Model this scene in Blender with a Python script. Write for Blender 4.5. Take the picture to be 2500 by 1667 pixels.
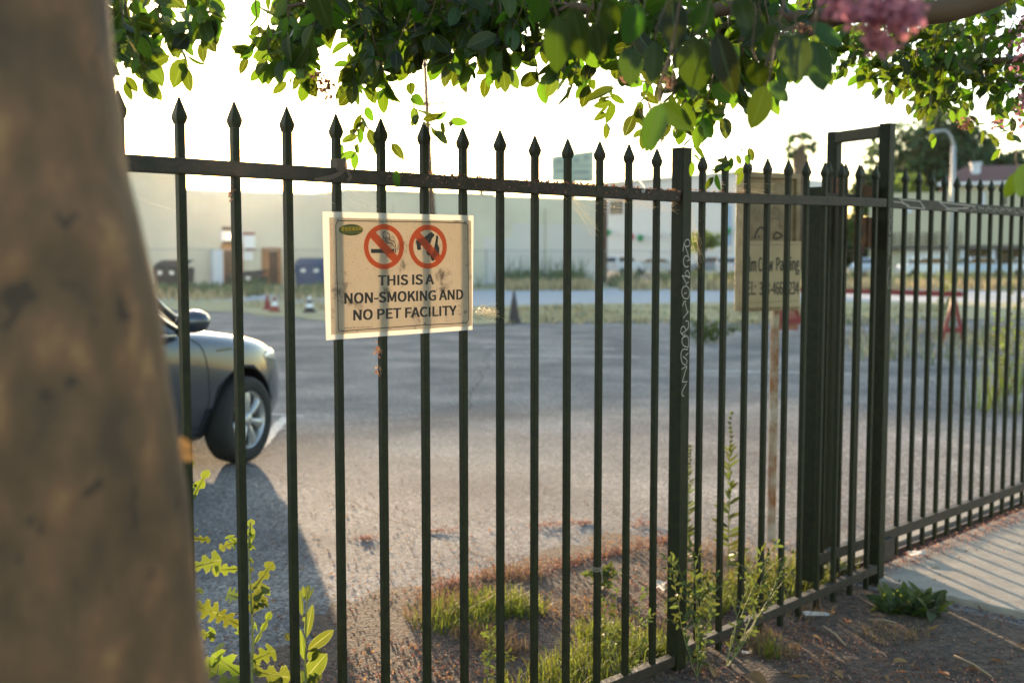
import bpy, bmesh, math, random
from mathutils import Vector, Matrix
from mathutils.bvhtree import BVHTree
R = math.radians
rnd = random.Random(7)
for o in list(bpy.data.objects): bpy.data.objects.remove(o)
scn = bpy.context.scene
col = scn.collection

# ------------------------------------------------------------------ camera
EYE = 1.49; F = 2700.0; CX = 1250.0; CY = 833.5; PITCH = 4.3525
cam = bpy.data.cameras.new('camera'); co = bpy.data.objects.new('camera', cam); col.objects.link(co)
co.location = (0, 0, EYE); co.rotation_euler = (R(90-PITCH), 0, 0)
cam.sensor_width = 36; cam.lens = 36*F/2500; cam.clip_start = 0.05; cam.clip_end = 3000
cam.dof.use_dof = True; cam.dof.focus_distance = 3.08; cam.dof.aperture_fstop = 2.8
cam.dof.aperture_blades = 9
scn.camera = co

# ------------------------------------------------------------------ sun, sky, exposure
_c, _s = math.cos(R(PITCH)), math.sin(R(PITCH))
def ray(px, py):
    u = (px-CX)/F; v = -(py-CY)/F
    return Vector((u, _c+v*_s, v*_c-_s))
sd = ray(528, 398).normalized()
SUN_EL = R(5.65); SUN_AZ = math.atan2(sd.x, sd.y)     # azimuth from +Y towards +X
sl = bpy.data.lights.new('sun', 'SUN'); so = bpy.data.objects.new('sun', sl); col.objects.link(so)
sd = Vector((math.sin(SUN_AZ)*math.cos(SUN_EL), math.cos(SUN_AZ)*math.cos(SUN_EL), math.sin(SUN_EL)))
so.rotation_euler = sd.to_track_quat('Z', 'Y').to_euler(); so.location = sd*40+Vector((0, 0, 5))
sl.energy = 3.0; sl.angle = R(0.6); sl.color = (1.0, 0.72, 0.44)
w = bpy.data.worlds.new('World'); scn.world = w; w.use_nodes = True
nt = w.node_tree; bg = nt.nodes['Background']
sky = nt.nodes.new('ShaderNodeTexSky'); sky.sky_type = 'NISHITA'; sky.sun_disc = False
sky.sun_elevation = SUN_EL; sky.sun_rotation = SUN_AZ
sky.air_density = 1.0; sky.dust_density = 0.8; sky.ozone_density = 1.15
nt.links.new(sky.outputs[0], bg.inputs[0]); bg.inputs[1].default_value = 0.15
scn.view_settings.view_transform = 'Standard'; scn.view_settings.look = 'None'
scn.view_settings.exposure = 2.4; scn.view_settings.gamma = 1; scn.view_settings.use_curve_mapping = False
scn.cycles.max_bounces = 8; scn.cycles.transmission_bounces = 6; scn.cycles.transparent_max_bounces = 8
scn.cycles.use_denoising = True

# ------------------------------------------------------------------ helpers
def gz(px, py, z=0.0):
    d = ray(px, py); t = (z-EYE)/d.z
    return Vector((0, 0, EYE))+d*t
def at(px, py, Y):
    d = ray(px, py); return Vector((0, 0, EYE))+d*(Y/d.y)
FA = R(46.1414); FD = Vector((math.sin(FA), math.cos(FA), 0)); FN = Vector((math.cos(FA), -math.sin(FA), 0))
P0 = Vector((-0.7711, 2.5895, 0)); SP = 0.146
def fp(n, off=0.0, z=0.0):          # point on the fence line: n picket spacings along, off metres behind it
    return P0+FD*(n*SP)-FN*off+Vector((0, 0, z))
def onf(px, py, off=0.0):           # pixel -> (metres along the fence, height) on the plane off metres behind the fence
    d = ray(px, py); Q = P0-FN*off
    t = (Q.x*FN.x+Q.y*FN.y)/(d.x*FN.x+d.y*FN.y); P = Vector((0, 0, EYE))+d*t
    return (P-Q).x*FD.x+(P-Q).y*FD.y, P.z
FROT = math.atan2(FD.y, FD.x)

def wmat(o):
    P = Matrix.LocRotScale(o.location, o.rotation_euler, o.scale)
    return wmat(o.parent)@o.matrix_parent_inverse@P if o.parent else P
class MB:
    def __init__(s): s.v = []; s.f = []; s.uv = {}
    def add(s, vs, fs, uvs=None):
        b = len(s.v); s.v += [tuple(v) for v in vs]
        for f in fs:
            if uvs: s.uv[len(s.f)] = [uvs[i] for i in f]
            s.f.append([b+i for i in f])
    def box(s, c, size, m=None):
        x, y, z = size[0]/2, size[1]/2, size[2]/2
        vs = [Vector(p) for p in [(-x,-y,-z),(x,-y,-z),(x,y,-z),(-x,y,-z),(-x,-y,z),(x,-y,z),(x,y,z),(-x,y,z)]]
        if m is not None: vs = [m@v for v in vs]
        s.add([v+Vector(c) for v in vs], [(0,3,2,1),(4,5,6,7),(0,1,5,4),(1,2,6,5),(2,3,7,6),(3,0,4,7)])
    def tube(s, pts, rad, n=6, cap=True):
        pts = [Vector(p) for p in pts]; rings = []
        if not hasattr(rad, '__len__'): rad = [rad]*len(pts)
        pa = None
        for i, p in enumerate(pts):
            d = (pts[min(i+1, len(pts)-1)]-pts[max(i-1, 0)]).normalized()
            if pa is None: pa = d.orthogonal().normalized()
            a = (pa-d*pa.dot(d)); a = a.normalized() if a.length > 1e-5 else d.orthogonal().normalized()
            pa = a; b = d.cross(a)
            rings.append([p+(a*math.cos(2*math.pi*k/n)+b*math.sin(2*math.pi*k/n))*rad[i] for k in range(n)])
        fs = []
        for i in range(len(pts)-1):
            for k in range(n): fs.append((i*n+k, i*n+(k+1)%n, (i+1)*n+(k+1)%n, (i+1)*n+k))
        if cap: fs += [tuple(range(n-1, -1, -1)), tuple((len(pts)-1)*n+k for k in range(n))]
        s.add([v for r in rings for v in r], fs)
    def lathe(s, prof, n=24, m=None, closed=False):      # prof (r, z)
        vs = [Vector((r*math.cos(2*math.pi*k/n), r*math.sin(2*math.pi*k/n), z)) for r, z in prof for k in range(n)]
        if m is not None: vs = [m@v for v in vs]
        fs = []; L = len(prof)
        for i in range(L if closed else L-1):
            j = (i+1) % L
            for k in range(n): fs.append((i*n+k, i*n+(k+1)%n, j*n+(k+1)%n, j*n+k))
        s.add(vs, fs)
    def grid(s, rows, uvs=None):
        n = len(rows[0]); fs = []
        for i in range(len(rows)-1):
            for k in range(n-1): fs.append((i*n+k, i*n+k+1, (i+1)*n+k+1, (i+1)*n+k))
        s.add([p for r in rows for p in r], fs, [q for r in uvs for q in r] if uvs else None)
    def build(s, name, mat, parent=None, smooth=False, bevel=0, loc=None):
        me = bpy.data.meshes.new(name); me.from_pydata(s.v, [], s.f)
        if s.uv:
            L = me.uv_layers.new(name='UVMap'); i = 0
            for fi, f in enumerate(s.f):
                q = s.uv.get(fi)
                for k in range(len(f)):
                    L.data[i].uv = q[k] if q else (0, 0); i += 1
        me.materials.append(mat)
        if smooth:
            for p in me.polygons: p.use_smooth = True
        o = bpy.data.objects.new(name, me); col.objects.link(o)
        if parent is not None:
            o.parent = parent
            o.matrix_parent_inverse = wmat(parent).inverted()
        if bevel:
            b = o.modifiers.new('bevel', 'BEVEL'); b.width = bevel; b.segments = 2; b.limit_method = 'ANGLE'; b.angle_limit = R(40)
        return o
def tag(o, label=None, cat=None, group=None, kind=None):
    if label: o['label'] = label
    if cat: o['category'] = cat
    if group: o['group'] = group
    if kind: o['kind'] = kind
    return o
def empty(name, loc, label=None, cat=None, group=None, rz=0):
    o = bpy.data.objects.new(name, None); col.objects.link(o); o.location = loc; o.rotation_euler = (0, 0, rz)
    o.empty_display_size = 0.1
    return tag(o, label, cat, group)

def mat(name, base=(0.5,0.5,0.5), rough=0.7, metal=0.0, noise=0.0, nscale=8.0, base2=None, bump=0.0, bscale=60.0,
        trans=None, transmix=0.5, spec=None, island=0.0, coat=0.0, emis=None, es=0.0, vein=None):
    m = bpy.data.materials.new(name); m.use_nodes = True; N = m.node_tree.nodes; L = m.node_tree.links
    b = N['Principled BSDF']; b.inputs['Roughness'].default_value = rough; b.inputs['Metallic'].default_value = metal
    if spec is not None: b.inputs['Specular IOR Level'].default_value = spec
    if coat: b.inputs['Coat Weight'].default_value = coat; b.inputs['Coat Roughness'].default_value = 0.05
    c1 = (*base, 1); c2 = (*(base2 or tuple(x*0.6 for x in base)), 1)
    b.inputs['Base Color'].default_value = c1; src = None
    tc = N.new('ShaderNodeTexCoord')
    if noise > 0:
        t = N.new('ShaderNodeTexNoise'); t.inputs['Scale'].default_value = nscale; t.inputs['Detail'].default_value = 8
        t.inputs['Roughness'].default_value = 0.65; L.new(tc.outputs['Object'], t.inputs['Vector'])
        r = N.new('ShaderNodeValToRGB'); r.color_ramp.elements[0].position = 0.5-0.25/max(noise, .2)*.6; r.color_ramp.elements[1].position = 0.5+0.25/max(noise, .2)*.6
        r.color_ramp.elements[0].color = c1; r.color_ramp.elements[1].color = c2
        L.new(t.outputs[0], r.inputs[0]); src = r.outputs[0]
    if island > 0:
        g = N.new('ShaderNodeNewGeometry'); h = N.new('ShaderNodeHueSaturation')
        mr = N.new('ShaderNodeMapRange'); mr.inputs[3].default_value = 1-island; mr.inputs[4].default_value = 1+island
        mh = N.new('ShaderNodeMapRange'); mh.inputs[3].default_value = 0.5-island*0.07; mh.inputs[4].default_value = 0.5+island*0.05
        L.new(g.outputs['Random Per Island'], mr.inputs[0]); L.new(g.outputs['Random Per Island'], mh.inputs[0])
        L.new(mr.outputs[0], h.inputs['Value']); L.new(mh.outputs[0], h.inputs['Hue'])
        if src: L.new(src, h.inputs['Color'])
        else: h.inputs['Color'].default_value = c1
        src = h.outputs[0]
    if vein is not None:
        uv = N.new('ShaderNodeUVMap'); sx = N.new('ShaderNodeSeparateXYZ'); L.new(uv.outputs[0], sx.inputs[0])
        ab = N.new('ShaderNodeMath'); ab.operation = 'ABSOLUTE'; L.new(sx.outputs[0], ab.inputs[0])
        # side veins: v - 0.35|u| repeated
        mm = N.new('ShaderNodeMath'); mm.operation = 'MULTIPLY_ADD'; mm.inputs[1].default_value = -0.22; L.new(ab.outputs[0], mm.inputs[0]); L.new(sx.outputs[1], mm.inputs[2])
        sc = N.new('ShaderNodeMath'); sc.operation = 'MULTIPLY'; sc.inputs[1].default_value = 9.0; L.new(mm.outputs[0], sc.inputs[0])
        pp = N.new('ShaderNodeMath'); pp.operation = 'PINGPONG'; pp.inputs[1].default_value = 0.5; L.new(sc.outputs[0], pp.inputs[0])
        r1 = N.new('ShaderNodeMapRange'); r1.inputs[1].default_value = 0.0; r1.inputs[2].default_value = 0.07; r1.inputs[3].default_value = 0.45; r1.inputs[4].default_value = 0; L.new(pp.outputs[0], r1.inputs[0])
        r2 = N.new('ShaderNodeMapRange'); r2.inputs[1].default_value = 0.03; r2.inputs[2].default_value = 0.09; r2.inputs[3].default_value = 1.0; r2.inputs[4].default_value = 0; L.new(ab.outputs[0], r2.inputs[0])
        r3 = N.new('ShaderNodeMapRange'); r3.inputs[1].default_value = 0.86; r3.inputs[2].default_value = 1.0; r3.inputs[3].default_value = 0.0; r3.inputs[4].default_value = 0.7; L.new(ab.outputs[0], r3.inputs[0])
        mx = N.new('ShaderNodeMath'); mx.operation = 'MAXIMUM'; L.new(r1.outputs[0], mx.inputs[0]); L.new(r2.outputs[0], mx.inputs[1])
        mx2 = N.new('ShaderNodeMath'); mx2.operation = 'MAXIMUM'; L.new(mx.outputs[0], mx2.inputs[0]); L.new(r3.outputs[0], mx2.inputs[1])
        vm = mx2.outputs[0]
    def veined(sock, colr, vc):
        k = N.new('ShaderNodeMix'); k.data_type = 'RGBA'; k.inputs[7].default_value = (*vc, 1)
        if sock: L.new(sock, k.inputs[6])
        else: k.inputs[6].default_value = colr
        L.new(vm, k.inputs[0]); return k.outputs[2]
    if vein is not None: src = veined(src, c1, tuple(min(1, x*1.6+.03) for x in base))
    if src: L.new(src, b.inputs['Base Color'])
    if bump > 0:
        t2 = N.new('ShaderNodeTexNoise'); t2.inputs['Scale'].default_value = bscale; t2.inputs['Detail'].default_value = 6
        L.new(tc.outputs['Object'], t2.inputs['Vector']); bp = N.new('ShaderNodeBump'); bp.inputs['Strength'].default_value = bump; bp.inputs['Distance'].default_value = 0.02
        L.new(t2.outputs[0], bp.inputs['Height']); L.new(bp.outputs[0], b.inputs['Normal'])
    out = N['Material Output']
    if trans is not None:
        t = N.new('ShaderNodeBsdfTranslucent'); t.inputs[0].default_value = (*trans, 1)
        ts = None
        if island > 0:
            h2 = N.new('ShaderNodeHueSaturation'); h2.inputs['Color'].default_value = (*trans, 1)
            L.new(mr.outputs[0], h2.inputs['Value']); L.new(mh.outputs[0], h2.inputs['Hue']); ts = h2.outputs[0]
        if vein is not None: ts = veined(ts, (*trans, 1), vein)
        if ts: L.new(ts, t.inputs[0])
        ms = N.new('ShaderNodeMixShader'); ms.inputs[0].default_value = transmix
        L.new(b.outputs[0], ms.inputs[1]); L.new(t.outputs[0], ms.inputs[2]); L.new(ms.outputs[0], out.inputs[0])
    if emis: b.inputs['Emission Color'].default_value = (*emis, 1); b.inputs['Emission Strength'].default_value = es
    return m

try: FONT = bpy.data.fonts.load(bpy.utils.system_resource('DATAFILES', path='fonts')+'/Noto Sans CJK Regular.woff2')
except Exception: FONT = None
def text_mesh(txt, bold=0.0, spacing=1.0):
    c = bpy.data.curves.new('t', 'FONT'); c.body = txt; c.offset = bold; c.space_character = spacing; c.resolution_u = 4; c.fill_mode = 'FRONT'
    if FONT: c.font = FONT
    o = bpy.data.objects.new('t', c); col.objects.link(o)
    bpy.context.view_layer.update()
    dg = bpy.context.evaluated_depsgraph_get()
    me = bpy.data.meshes.new_from_object(o.evaluated_get(dg))
    vs = [Vector(v.co) for v in me.vertices]; fs = [list(p.vertices) for p in me.polygons]
    bpy.data.objects.remove(o); bpy.data.curves.remove(c); bpy.data.meshes.remove(me)
    x0 = min(v.x for v in vs); x1 = max(v.x for v in vs); y0 = min(v.y for v in vs); y1 = max(v.y for v in vs)
    return [((v.x-x0)/(x1-x0), (v.y-y0)/(y1-y0)) for v in vs], fs
def put_text(mb, txt, tl, w, h, fn, bold=0.03, spacing=1.0):   # tl (u, v) lower left, fn maps (u, v) to a point
    vs, fs = text_mesh(txt, 0, spacing)
    for k in range(-2, 3): mb.add([fn(tl[0]+x*w+k*h*bold*.5, tl[1]+y*h)+Vector((0, -.00005*k, 0)) for x, y in vs], fs)
def ribbon(mb, pts, wd, fn):       # flat stroke through 2-d points
    pts = [Vector((p[0], p[1])) for p in pts]; L = []; 
    for i, p in enumerate(pts):
        d = (pts[min(i+1, len(pts)-1)]-pts[max(i-1, 0)]); d = d.normalized() if d.length > 0 else Vector((1, 0))
        n = Vector((-d.y, d.x))*wd/2; L.append([fn(*(p-n)), fn(*(p+n))])
    mb.grid(L)
def smooth_pts(pts, k=5):
    out = []; n = len(pts)
    for i in range(n-1):
        p0, p1, p2, p3 = pts[max(i-1, 0)], pts[i], pts[i+1], pts[min(i+2, n-1)]
        for j in range(k):
            t = j/k
            out.append(tuple(0.5*((2*b)+(-a+c)*t+(2*a-5*b+4*c-d)*t*t+(-a+3*b-3*c+d)*t**3) for a, b, c, d in zip(p0, p1, p2, p3)))
    out.append(tuple(pts[-1])); return out
# ------------------------------------------------------------------ materials of the setting
def asphalt_mat():
    m = bpy.data.materials.new('asphalt'); m.use_nodes = True; N = m.node_tree.nodes; L = m.node_tree.links; b = N['Principled BSDF']
    tc = N.new('ShaderNodeTexCoord')
    v = N.new('ShaderNodeTexVoronoi'); v.inputs['Scale'].default_value = 72; L.new(tc.outputs['Object'], v.inputs['Vector'])
    r = N.new('ShaderNodeValToRGB'); e = r.color_ramp.elements
    e[0].position = 0.0; e[0].color = (0.065,0.064,0.064,1); e[1].position = 1.0; e[1].color = (0.62,0.57,0.48,1)
    q = e.new(0.5); q.color = (0.19,0.188,0.19,1); q = e.new(0.85); q.color = (0.32,0.31,0.30,1)
    L.new(v.outputs['Color'], r.inputs[0])
    n1 = N.new('ShaderNodeTexNoise'); n1.inputs['Scale'].default_value = 0.8; n1.inputs['Detail'].default_value = 7; L.new(tc.outputs['Object'], n1.inputs['Vector'])
    r1 = N.new('ShaderNodeValToRGB'); r1.color_ramp.elements[0].position = 0.35; r1.color_ramp.elements[0].color = (0.60,0.60,0.62,1); r1.color_ramp.elements[1].position = 0.68; r1.color_ramp.elements[1].color = (1.35,1.28,1.2,1)
    L.new(n1.outputs[0], r1.inputs[0])
    mu = N.new('ShaderNodeMix'); mu.data_type = 'RGBA'; mu.blend_type = 'MULTIPLY'; mu.inputs[0].default_value = 1
    L.new(r.outputs[0], mu.inputs[6]); L.new(r1.outputs[0], mu.inputs[7])
    # cracks
    wn = N.new('ShaderNodeTexNoise'); wn.inputs['Scale'].default_value = 1.3; wn.inputs['Detail'].default_value = 4; L.new(tc.outputs['Object'], wn.inputs['Vector'])
    ad = N.new('ShaderNodeMix'); ad.data_type = 'VECTOR'; ad.inputs[0].default_value = 0.22; L.new(tc.outputs['Object'], ad.inputs[4]); L.new(wn.outputs['Color'], ad.inputs[5])
    cv = N.new('ShaderNodeTexVoronoi'); cv.feature = 'DISTANCE_TO_EDGE'; cv.inputs['Scale'].default_value = 0.21; L.new(ad.outputs[1], cv.inputs['Vector'])
    cr = N.new('ShaderNodeMapRange'); cr.inputs[1].default_value = 0.0003; cr.inputs[2].default_value = 0.0016; L.new(cv.outputs[0], cr.inputs[0])
    mc = N.new('ShaderNodeMix'); mc.data_type = 'RGBA'; mc.inputs[6].default_value = (0.02,0.018,0.016,1); L.new(cr.outputs[0], mc.inputs[0]); L.new(mu.outputs[2], mc.inputs[7])
    L.new(mc.outputs[2], b.inputs['Base Color'])
    n2 = N.new('ShaderNodeTexNoise'); n2.inputs['Scale'].default_value = 70; n2.inputs['Detail'].default_value = 5; n2.inputs['Roughness'].default_value = 0.7; L.new(tc.outputs['Object'], n2.inputs['Vector'])
    bp = N.new('ShaderNodeBump'); bp.inputs['Strength'].default_value = 0.8; bp.inputs['Distance'].default_value = 0.015; L.new(n2.outputs[0], bp.inputs['Height'])
    L.new(bp.outputs[0], b.inputs['Normal']); b.inputs['Roughness'].default_value = 0.9; b.inputs['Specular IOR Level'].default_value = 0.2
    return m
M = {}
M['asphalt'] = asphalt_mat()
M['soil'] = mat('soil', (0.032,0.021,0.015), 0.95, noise=1.2, nscale=34, base2=(0.13,0.085,0.06), bump=1.0, bscale=70)
M['gravel'] = mat('gravel', (0.42,0.43,0.45), 0.95, noise=1.2, nscale=5, base2=(0.28,0.28,0.29), bump=0.8, bscale=14)
M['drygrass'] = mat('dry_grass', (0.40,0.32,0.19), 0.95, noise=1.0, nscale=1.2, base2=(0.22,0.23,0.10), bump=0.8, bscale=12)
M['concrete'] = mat('concrete', (0.40,0.35,0.29), 0.85, noise=1.0, nscale=9, base2=(0.29,0.25,0.205), bump=0.5, bscale=150)
M['paintline'] = mat('parking_line_paint', (0.62,0.61,0.57), 0.8, noise=1.2, nscale=18, base2=(0.30,0.29,0.27))
M['darksteel'] = mat('dark_steel', (0.05,0.045,0.04), 0.6, metal=0.5, noise=1, nscale=20, base2=(0.11,0.05,0.025))

def sheet(name, pts, z, m, kind='structure', label=None):
    mb = MB(); mb.add([(p[0], p[1], z) for p in pts], [tuple(range(len(pts)))]); return tag(mb.build(name, m), kind=kind)
def strip_sheet(name, front, back, z, m, jit, seg=40, kind='structure'):
    """ragged sheet between two polylines"""
    def samp(pl, t):
        k = t*(len(pl)-1); i = min(int(k), len(pl)-2); f = k-i
        return Vector(pl[i]).lerp(Vector(pl[i+1]), f)
    rows = [[], [], []]
    for i in range(seg+1):
        t = i/seg; a = samp(front, t); b = samp(back, t); d = (b-a).normalized()
        a = a+d*rnd.uniform(-jit, jit); b = b+d*rnd.uniform(-jit, jit)
        rows[0].append((a.x, a.y, z)); rows[1].append(((a.x+b.x)/2, (a.y+b.y)/2, z)); rows[2].append((b.x, b.y, z))
    mb = MB(); mb.grid(rows); return tag(mb.build(name, m), kind=kind)
sheet('ground', [(-900,-60),(900,-60),(900,1500),(-900,1500)], 0, M['asphalt'])
def G2(x, y): p = gz(x, y); return (p.x, p.y)
# planting strip of soil along the fence
mb = MB(); rows = [[], [], [], []]
for i in range(61):
    n = -22+i*44.5/60; j = lambda a: rnd.uniform(-a, a)
    zz = 0.006+rnd.uniform(0, .012)
    for k, off in enumerate((-2.6, -1.0, 0.25, 1.2+j(.09)+(0.25 if n > 8 else 0))):
        p = fp(min(n, 22.3 if off < 0.2 else 40), off); rows[k].append((p.x, p.y, zz if k < 3 else 0.004))
mb.grid(rows); tag(mb.build('soil_strip', M['soil'], smooth=True), kind='structure')
# gravel and dry grass bands across the lot
strip_sheet('gravel_band', [(-60,33),(-10,33),(5,34),(25,31),(60,24)], [(-60,60),(-10,64),(5,66),(30,66),(70,60)], 0.008, M['gravel'], .6)
strip_sheet('dry_grass_band', [(-22,33),(-8,30.5),(-3,24),(3,26),(12,27),(22,25)], [(-22,39),(-10,38),(-2,33),(4,36),(12,37),(22,35)], 0.016, M['drygrass'], .5)
strip_sheet('weedy_verge', [(-40,44),(-12,42),(-7,44),(0,52),(12,54),(40,46)], [(-40,53),(-14,53),(-8,56),(4,64),(20,72),(60,66)], 0.020, M['drygrass'], .8)
# concrete driveway apron outside the gate
E0 = fp(23.1, -0.05); E1 = fp(23.1, -2.6); E2 = fp(52, -2.6); E3 = fp(52, 0.10); E4 = fp(23.1, .10)
mb = MB(); bot = [E0, E1, E2, E3, E4]; mb.add([(p.x, p.y, 0.0) for p in bot]+[(p.x, p.y, 0.034) for p in bot], [(5,6,7,8,9)]+[(i, (i+1) % 5, 5+(i+1) % 5, 5+i) for i in range(5)])
tag(mb.build('driveway', M['concrete'], bevel=0.006), kind='structure')
E5 = fp(23.1, 0.30); mb = MB(); q = [fp(23.1, .26), fp(52, .26), fp(52, .42), fp(23.1, .42)]
mb.add([(p.x, p.y, 0.0) for p in q]+[(p.x, p.y, 0.03) for p in q], [(4,5,6,7)]+[(i, (i+1) % 4, 4+(i+1) % 4, 4+i) for i in range(4)])
tag(mb.build('concrete_edging', M['concrete']), kind='structure')
# painted bay lines
def line(p, q, wd):
    p = Vector(G2(*p)); q = Vector(G2(*q)); d = (q-p).normalized(); n = Vector((-d.y, d.x))*wd/2
    mb = MB(); rows = [[], []]
    for i in range(31):
        c = p.lerp(q, i/30); rows[0].append((*(c-n*rnd.uniform(.7, 1.15)), 0.004)); rows[1].append((*(c+n*rnd.uniform(.7, 1.15)), 0.004))
    mb.grid(rows); return tag(mb.build('parking_line', M['paintline']), kind='structure')
line((618,1108), (700,1018), .11); line((640,1010), (740,1016), .08)
line((1180,847), (1500,853), .10); line((1200,868), (1560,872), .10); line((1700,905), (2100,913), .10)

# ------------------------------------------------------------------ fence materials
M['fence'] = mat('dark_green_paint', (0.020,0.022,0.006), 0.5, noise=1.0, nscale=40, base2=(0.009,0.010,0.003), bump=0.25, bscale=420, spec=0.25)
M['fencedust'] = mat('dusty_green_paint', (0.014,0.013,0.006), 0.6, noise=1.1, nscale=30, base2=(0.045,0.026,0.018), bump=0.3, bscale=300)
M['rust'] = mat('rusted_steel', (0.16,0.06,0.02), 0.85, noise=1.0, nscale=22, base2=(0.05,0.03,0.02), bump=0.4, bscale=120)
M['chalk'] = mat('paint_pen', (0.42,0.38,0.33), 0.7)

RZ = Matrix.Rotation(FROT, 3, 'Z')
def picket(parent, n, off, z0, z1, wd, rail=None, tilt=0.0):
    c = fp(n, off); tip = 0.062; zs = z1-tip
    mb = MB(); mb.box((c.x, c.y, (z0+zs)/2), (wd, wd, zs-z0), RZ)
    pk = mb.build('picket', M['fence'], parent, bevel=0.0016)
    h = MB(); prof = [(wd*.52, 0), (wd*.70, .012), (wd*.72, .020), (wd*.10, tip), (0.0003, tip+.001)]
    rings = []
    for r_, z_ in prof: rings.append([RZ@Vector((sx*r_, sy*r_, 0))+Vector((c.x, c.y, zs+z_)) for sx, sy in ((-1,-1),(1,-1),(1,1),(-1,1))])
    fs = [(i*4+k, i*4+(k+1) % 4, (i+1)*4+(k+1) % 4, (i+1)*4+k) for i in range(4) for k in range(4)]+[(3,2,1,0)]
    h.add([v for r_ in rings for v in r_], fs); h.build('finial', M['fence'], pk, bevel=0.0012)
    return pk
def bar(mb, n0, n1, off, z, wd, ht):
    a = fp(n0, off); b = fp(n1, off); c = (a+b)/2; mb.box((c.x, c.y, z), ((b-a).length, wd, ht), RZ)
def post(parent, n, off, z1, wd, name='post', z0=-0.3):
    c = fp(n, off); mb = MB(); mb.box((c.x, c.y, (z0+z1)/2), (wd, wd, z1-z0), RZ)
    o = mb.build(name, M['fence'], parent, bevel=0.003)
    k = MB(); k.box((c.x, c.y, z1+.0015), (wd*1.04, wd*1.04, .004), RZ); k.build('cap', M['fence'], o)
    return o
fence = empty('picket_fence', fp(0), 'dark green steel picket fence with spear tips, running from the tree trunk to the gate', 'fence')
for n in range(-16, 13): picket(fence, n+rnd.uniform(-.02, .02), 0, -0.02, 1.860+rnd.uniform(-.003, .003), .0195)
nb = [13.79, 14.73, 15.70, 16.62, 17.61, 18.53, 19.48, 20.41, 21.38, 22.36]
for n in nb: picket(fence, n, 0, 0.0, 1.858+(n-13.8)*.0034, .0195)
mb = MB(); bar(mb, -17, 12.79, 0, 1.7005, .034, .037); mb.build('top_rail', M['fencedust'], fence, bevel=.002)
mb = MB(); bar(mb, -17, 12.79, 0, .045, .034, .037); mb.build('bottom_rail', M['fencedust'], fence, bevel=.002)
ML = RZ.to_4x4()
for (zz, nm) in ((1.702, 'top_rail'), (.064, 'bottom_rail')):
    a = fp(13.14, 0, zz); b = fp(22.85, 0, zz+.026); d = (b-a); c = (a+b)/2
    rot = d.to_track_quat('X', 'Z').to_matrix(); mb = MB(); mb.box(c, (d.length, .034, .037), rot); mb.build(nm, M['fencedust'], fence, bevel=.002)
pmain = post(fence, 12.965, 0, 1.866, .051); post(fence, -17.2, 0, 1.866, .051)
# paint-pen scrawl running down the front face of the post (letters stacked, read sideways)
cg = lambda x, y: onf(1600+x/3.567, 560+y/3.567, -.0262)
fq = lambda u, v: P0+FD*u+FN*.0262+Vector((0, 0, v))
def strokes(mb, S, wd, cmap, fn, k=4):
    for s_ in S:
        pts = [cmap(*p) for p in s_]; ribbon(mb, smooth_pts(pts, k) if len(pts) > 2 else pts, wd, fn)
S = [[(240,192),(247,140),(262,100),(285,88),(300,112),(292,145),(262,148)], [(250,120),(268,170),(288,228)],
     [(275,275),(297,265),(288,238),(262,232),(245,268),(250,310),(268,328),(290,320)],
     [(258,388),(275,358),(295,380),(297,425),(266,395)], [(236,405),(262,455),(268,470)], [(232,404),(296,412)], [(268,478),(290,455)],
     [(268,490),(238,510),(230,555),(250,598),(285,600),(298,560),(292,515),(268,490)], [(252,560),(272,550)],
     [(236,668),(252,625),(268,632)], [(258,640),(284,735)], [(244,772),(290,710)],
     [(262,800),(285,800),(288,850),(262,885),(225,905),(225,860),(250,845),(268,880)], [(225,905),(250,925),(262,910)],
     [(285,1025),(245,1010),(230,965),(250,935),(285,938),(288,1025)],
     [(285,1045),(240,1045),(222,1090),(232,1155),(262,1180),(275,1140),(240,1105)], [(262,1100),(288,1075)],
     [(228,1218),(275,1190),(262,1230),(235,1330)], [(235,1328),(278,1325)], [(270,1340),(238,1400),(232,1440),(250,1450)]]
mb = MB(); strokes(mb, S, .0032, cg, fq); g = mb.build('graffiti', M['chalk'], pmain); g['label'] = 'pale scrawled graffiti running down the post'

# ------------------------------------------------------------------ sliding gate behind the fence line
GO = 0.14
gate = empty('sliding_gate', fp(21, GO), 'dark green sliding picket gate with graffiti on its top rail, above the driveway track', 'gate')
k = 0; n = 21.35
while n < 44:
    picket(gate, n, GO, .035, 1.905, .0195); n += .955
mb = MB(); bar(mb, 20.85, 44, GO, 1.745, .036, .048); gr = mb.build('top_rail', M['fencedust'], gate, bevel=.002)
mb = MB(); bar(mb, 20.85, 44, GO, .155, .036, .048); mb.build('bottom_rail', M['fencedust'], gate, bevel=.002)
mb = MB(); c = fp(20.75, GO+.0); mb.box((c.x, c.y, .93), (.052, .06, 1.72), RZ); mb.build('end_stile', M['fence'], gate, bevel=.003)
mb = MB(); c = fp(21.95, GO+.045); mb.box((c.x, c.y, .93), (.04, .04, 1.66), RZ); mb.build('brace_stile', M['fence'], gate, bevel=.003)
wb = MB(); c = fp(24.9, GO-.012); wb.box((c.x, c.y, .100), (.15, .075, .10), RZ); wbo = wb.build('wheel_box', M['fencedust'], gate, bevel=.004)
wb = MB(); wb.lathe([(.001,-.011),(.030,-.011),(.026,0),(.030,.011),(.001,.011)], 20, Matrix.Translation(fp(24.6, GO-.012, .048))@ML@Matrix.Rotation(R(90), 4, 'X')); wb.build('wheel', M['darksteel'], wbo)
fr = lambda off: (lambda u, v: P0+FD*u-FN*off+Vector((0, 0, v)))
rg = random.Random(3); mb = MB(); u = 24.9*SP; fg = fr(GO-.019)
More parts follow.
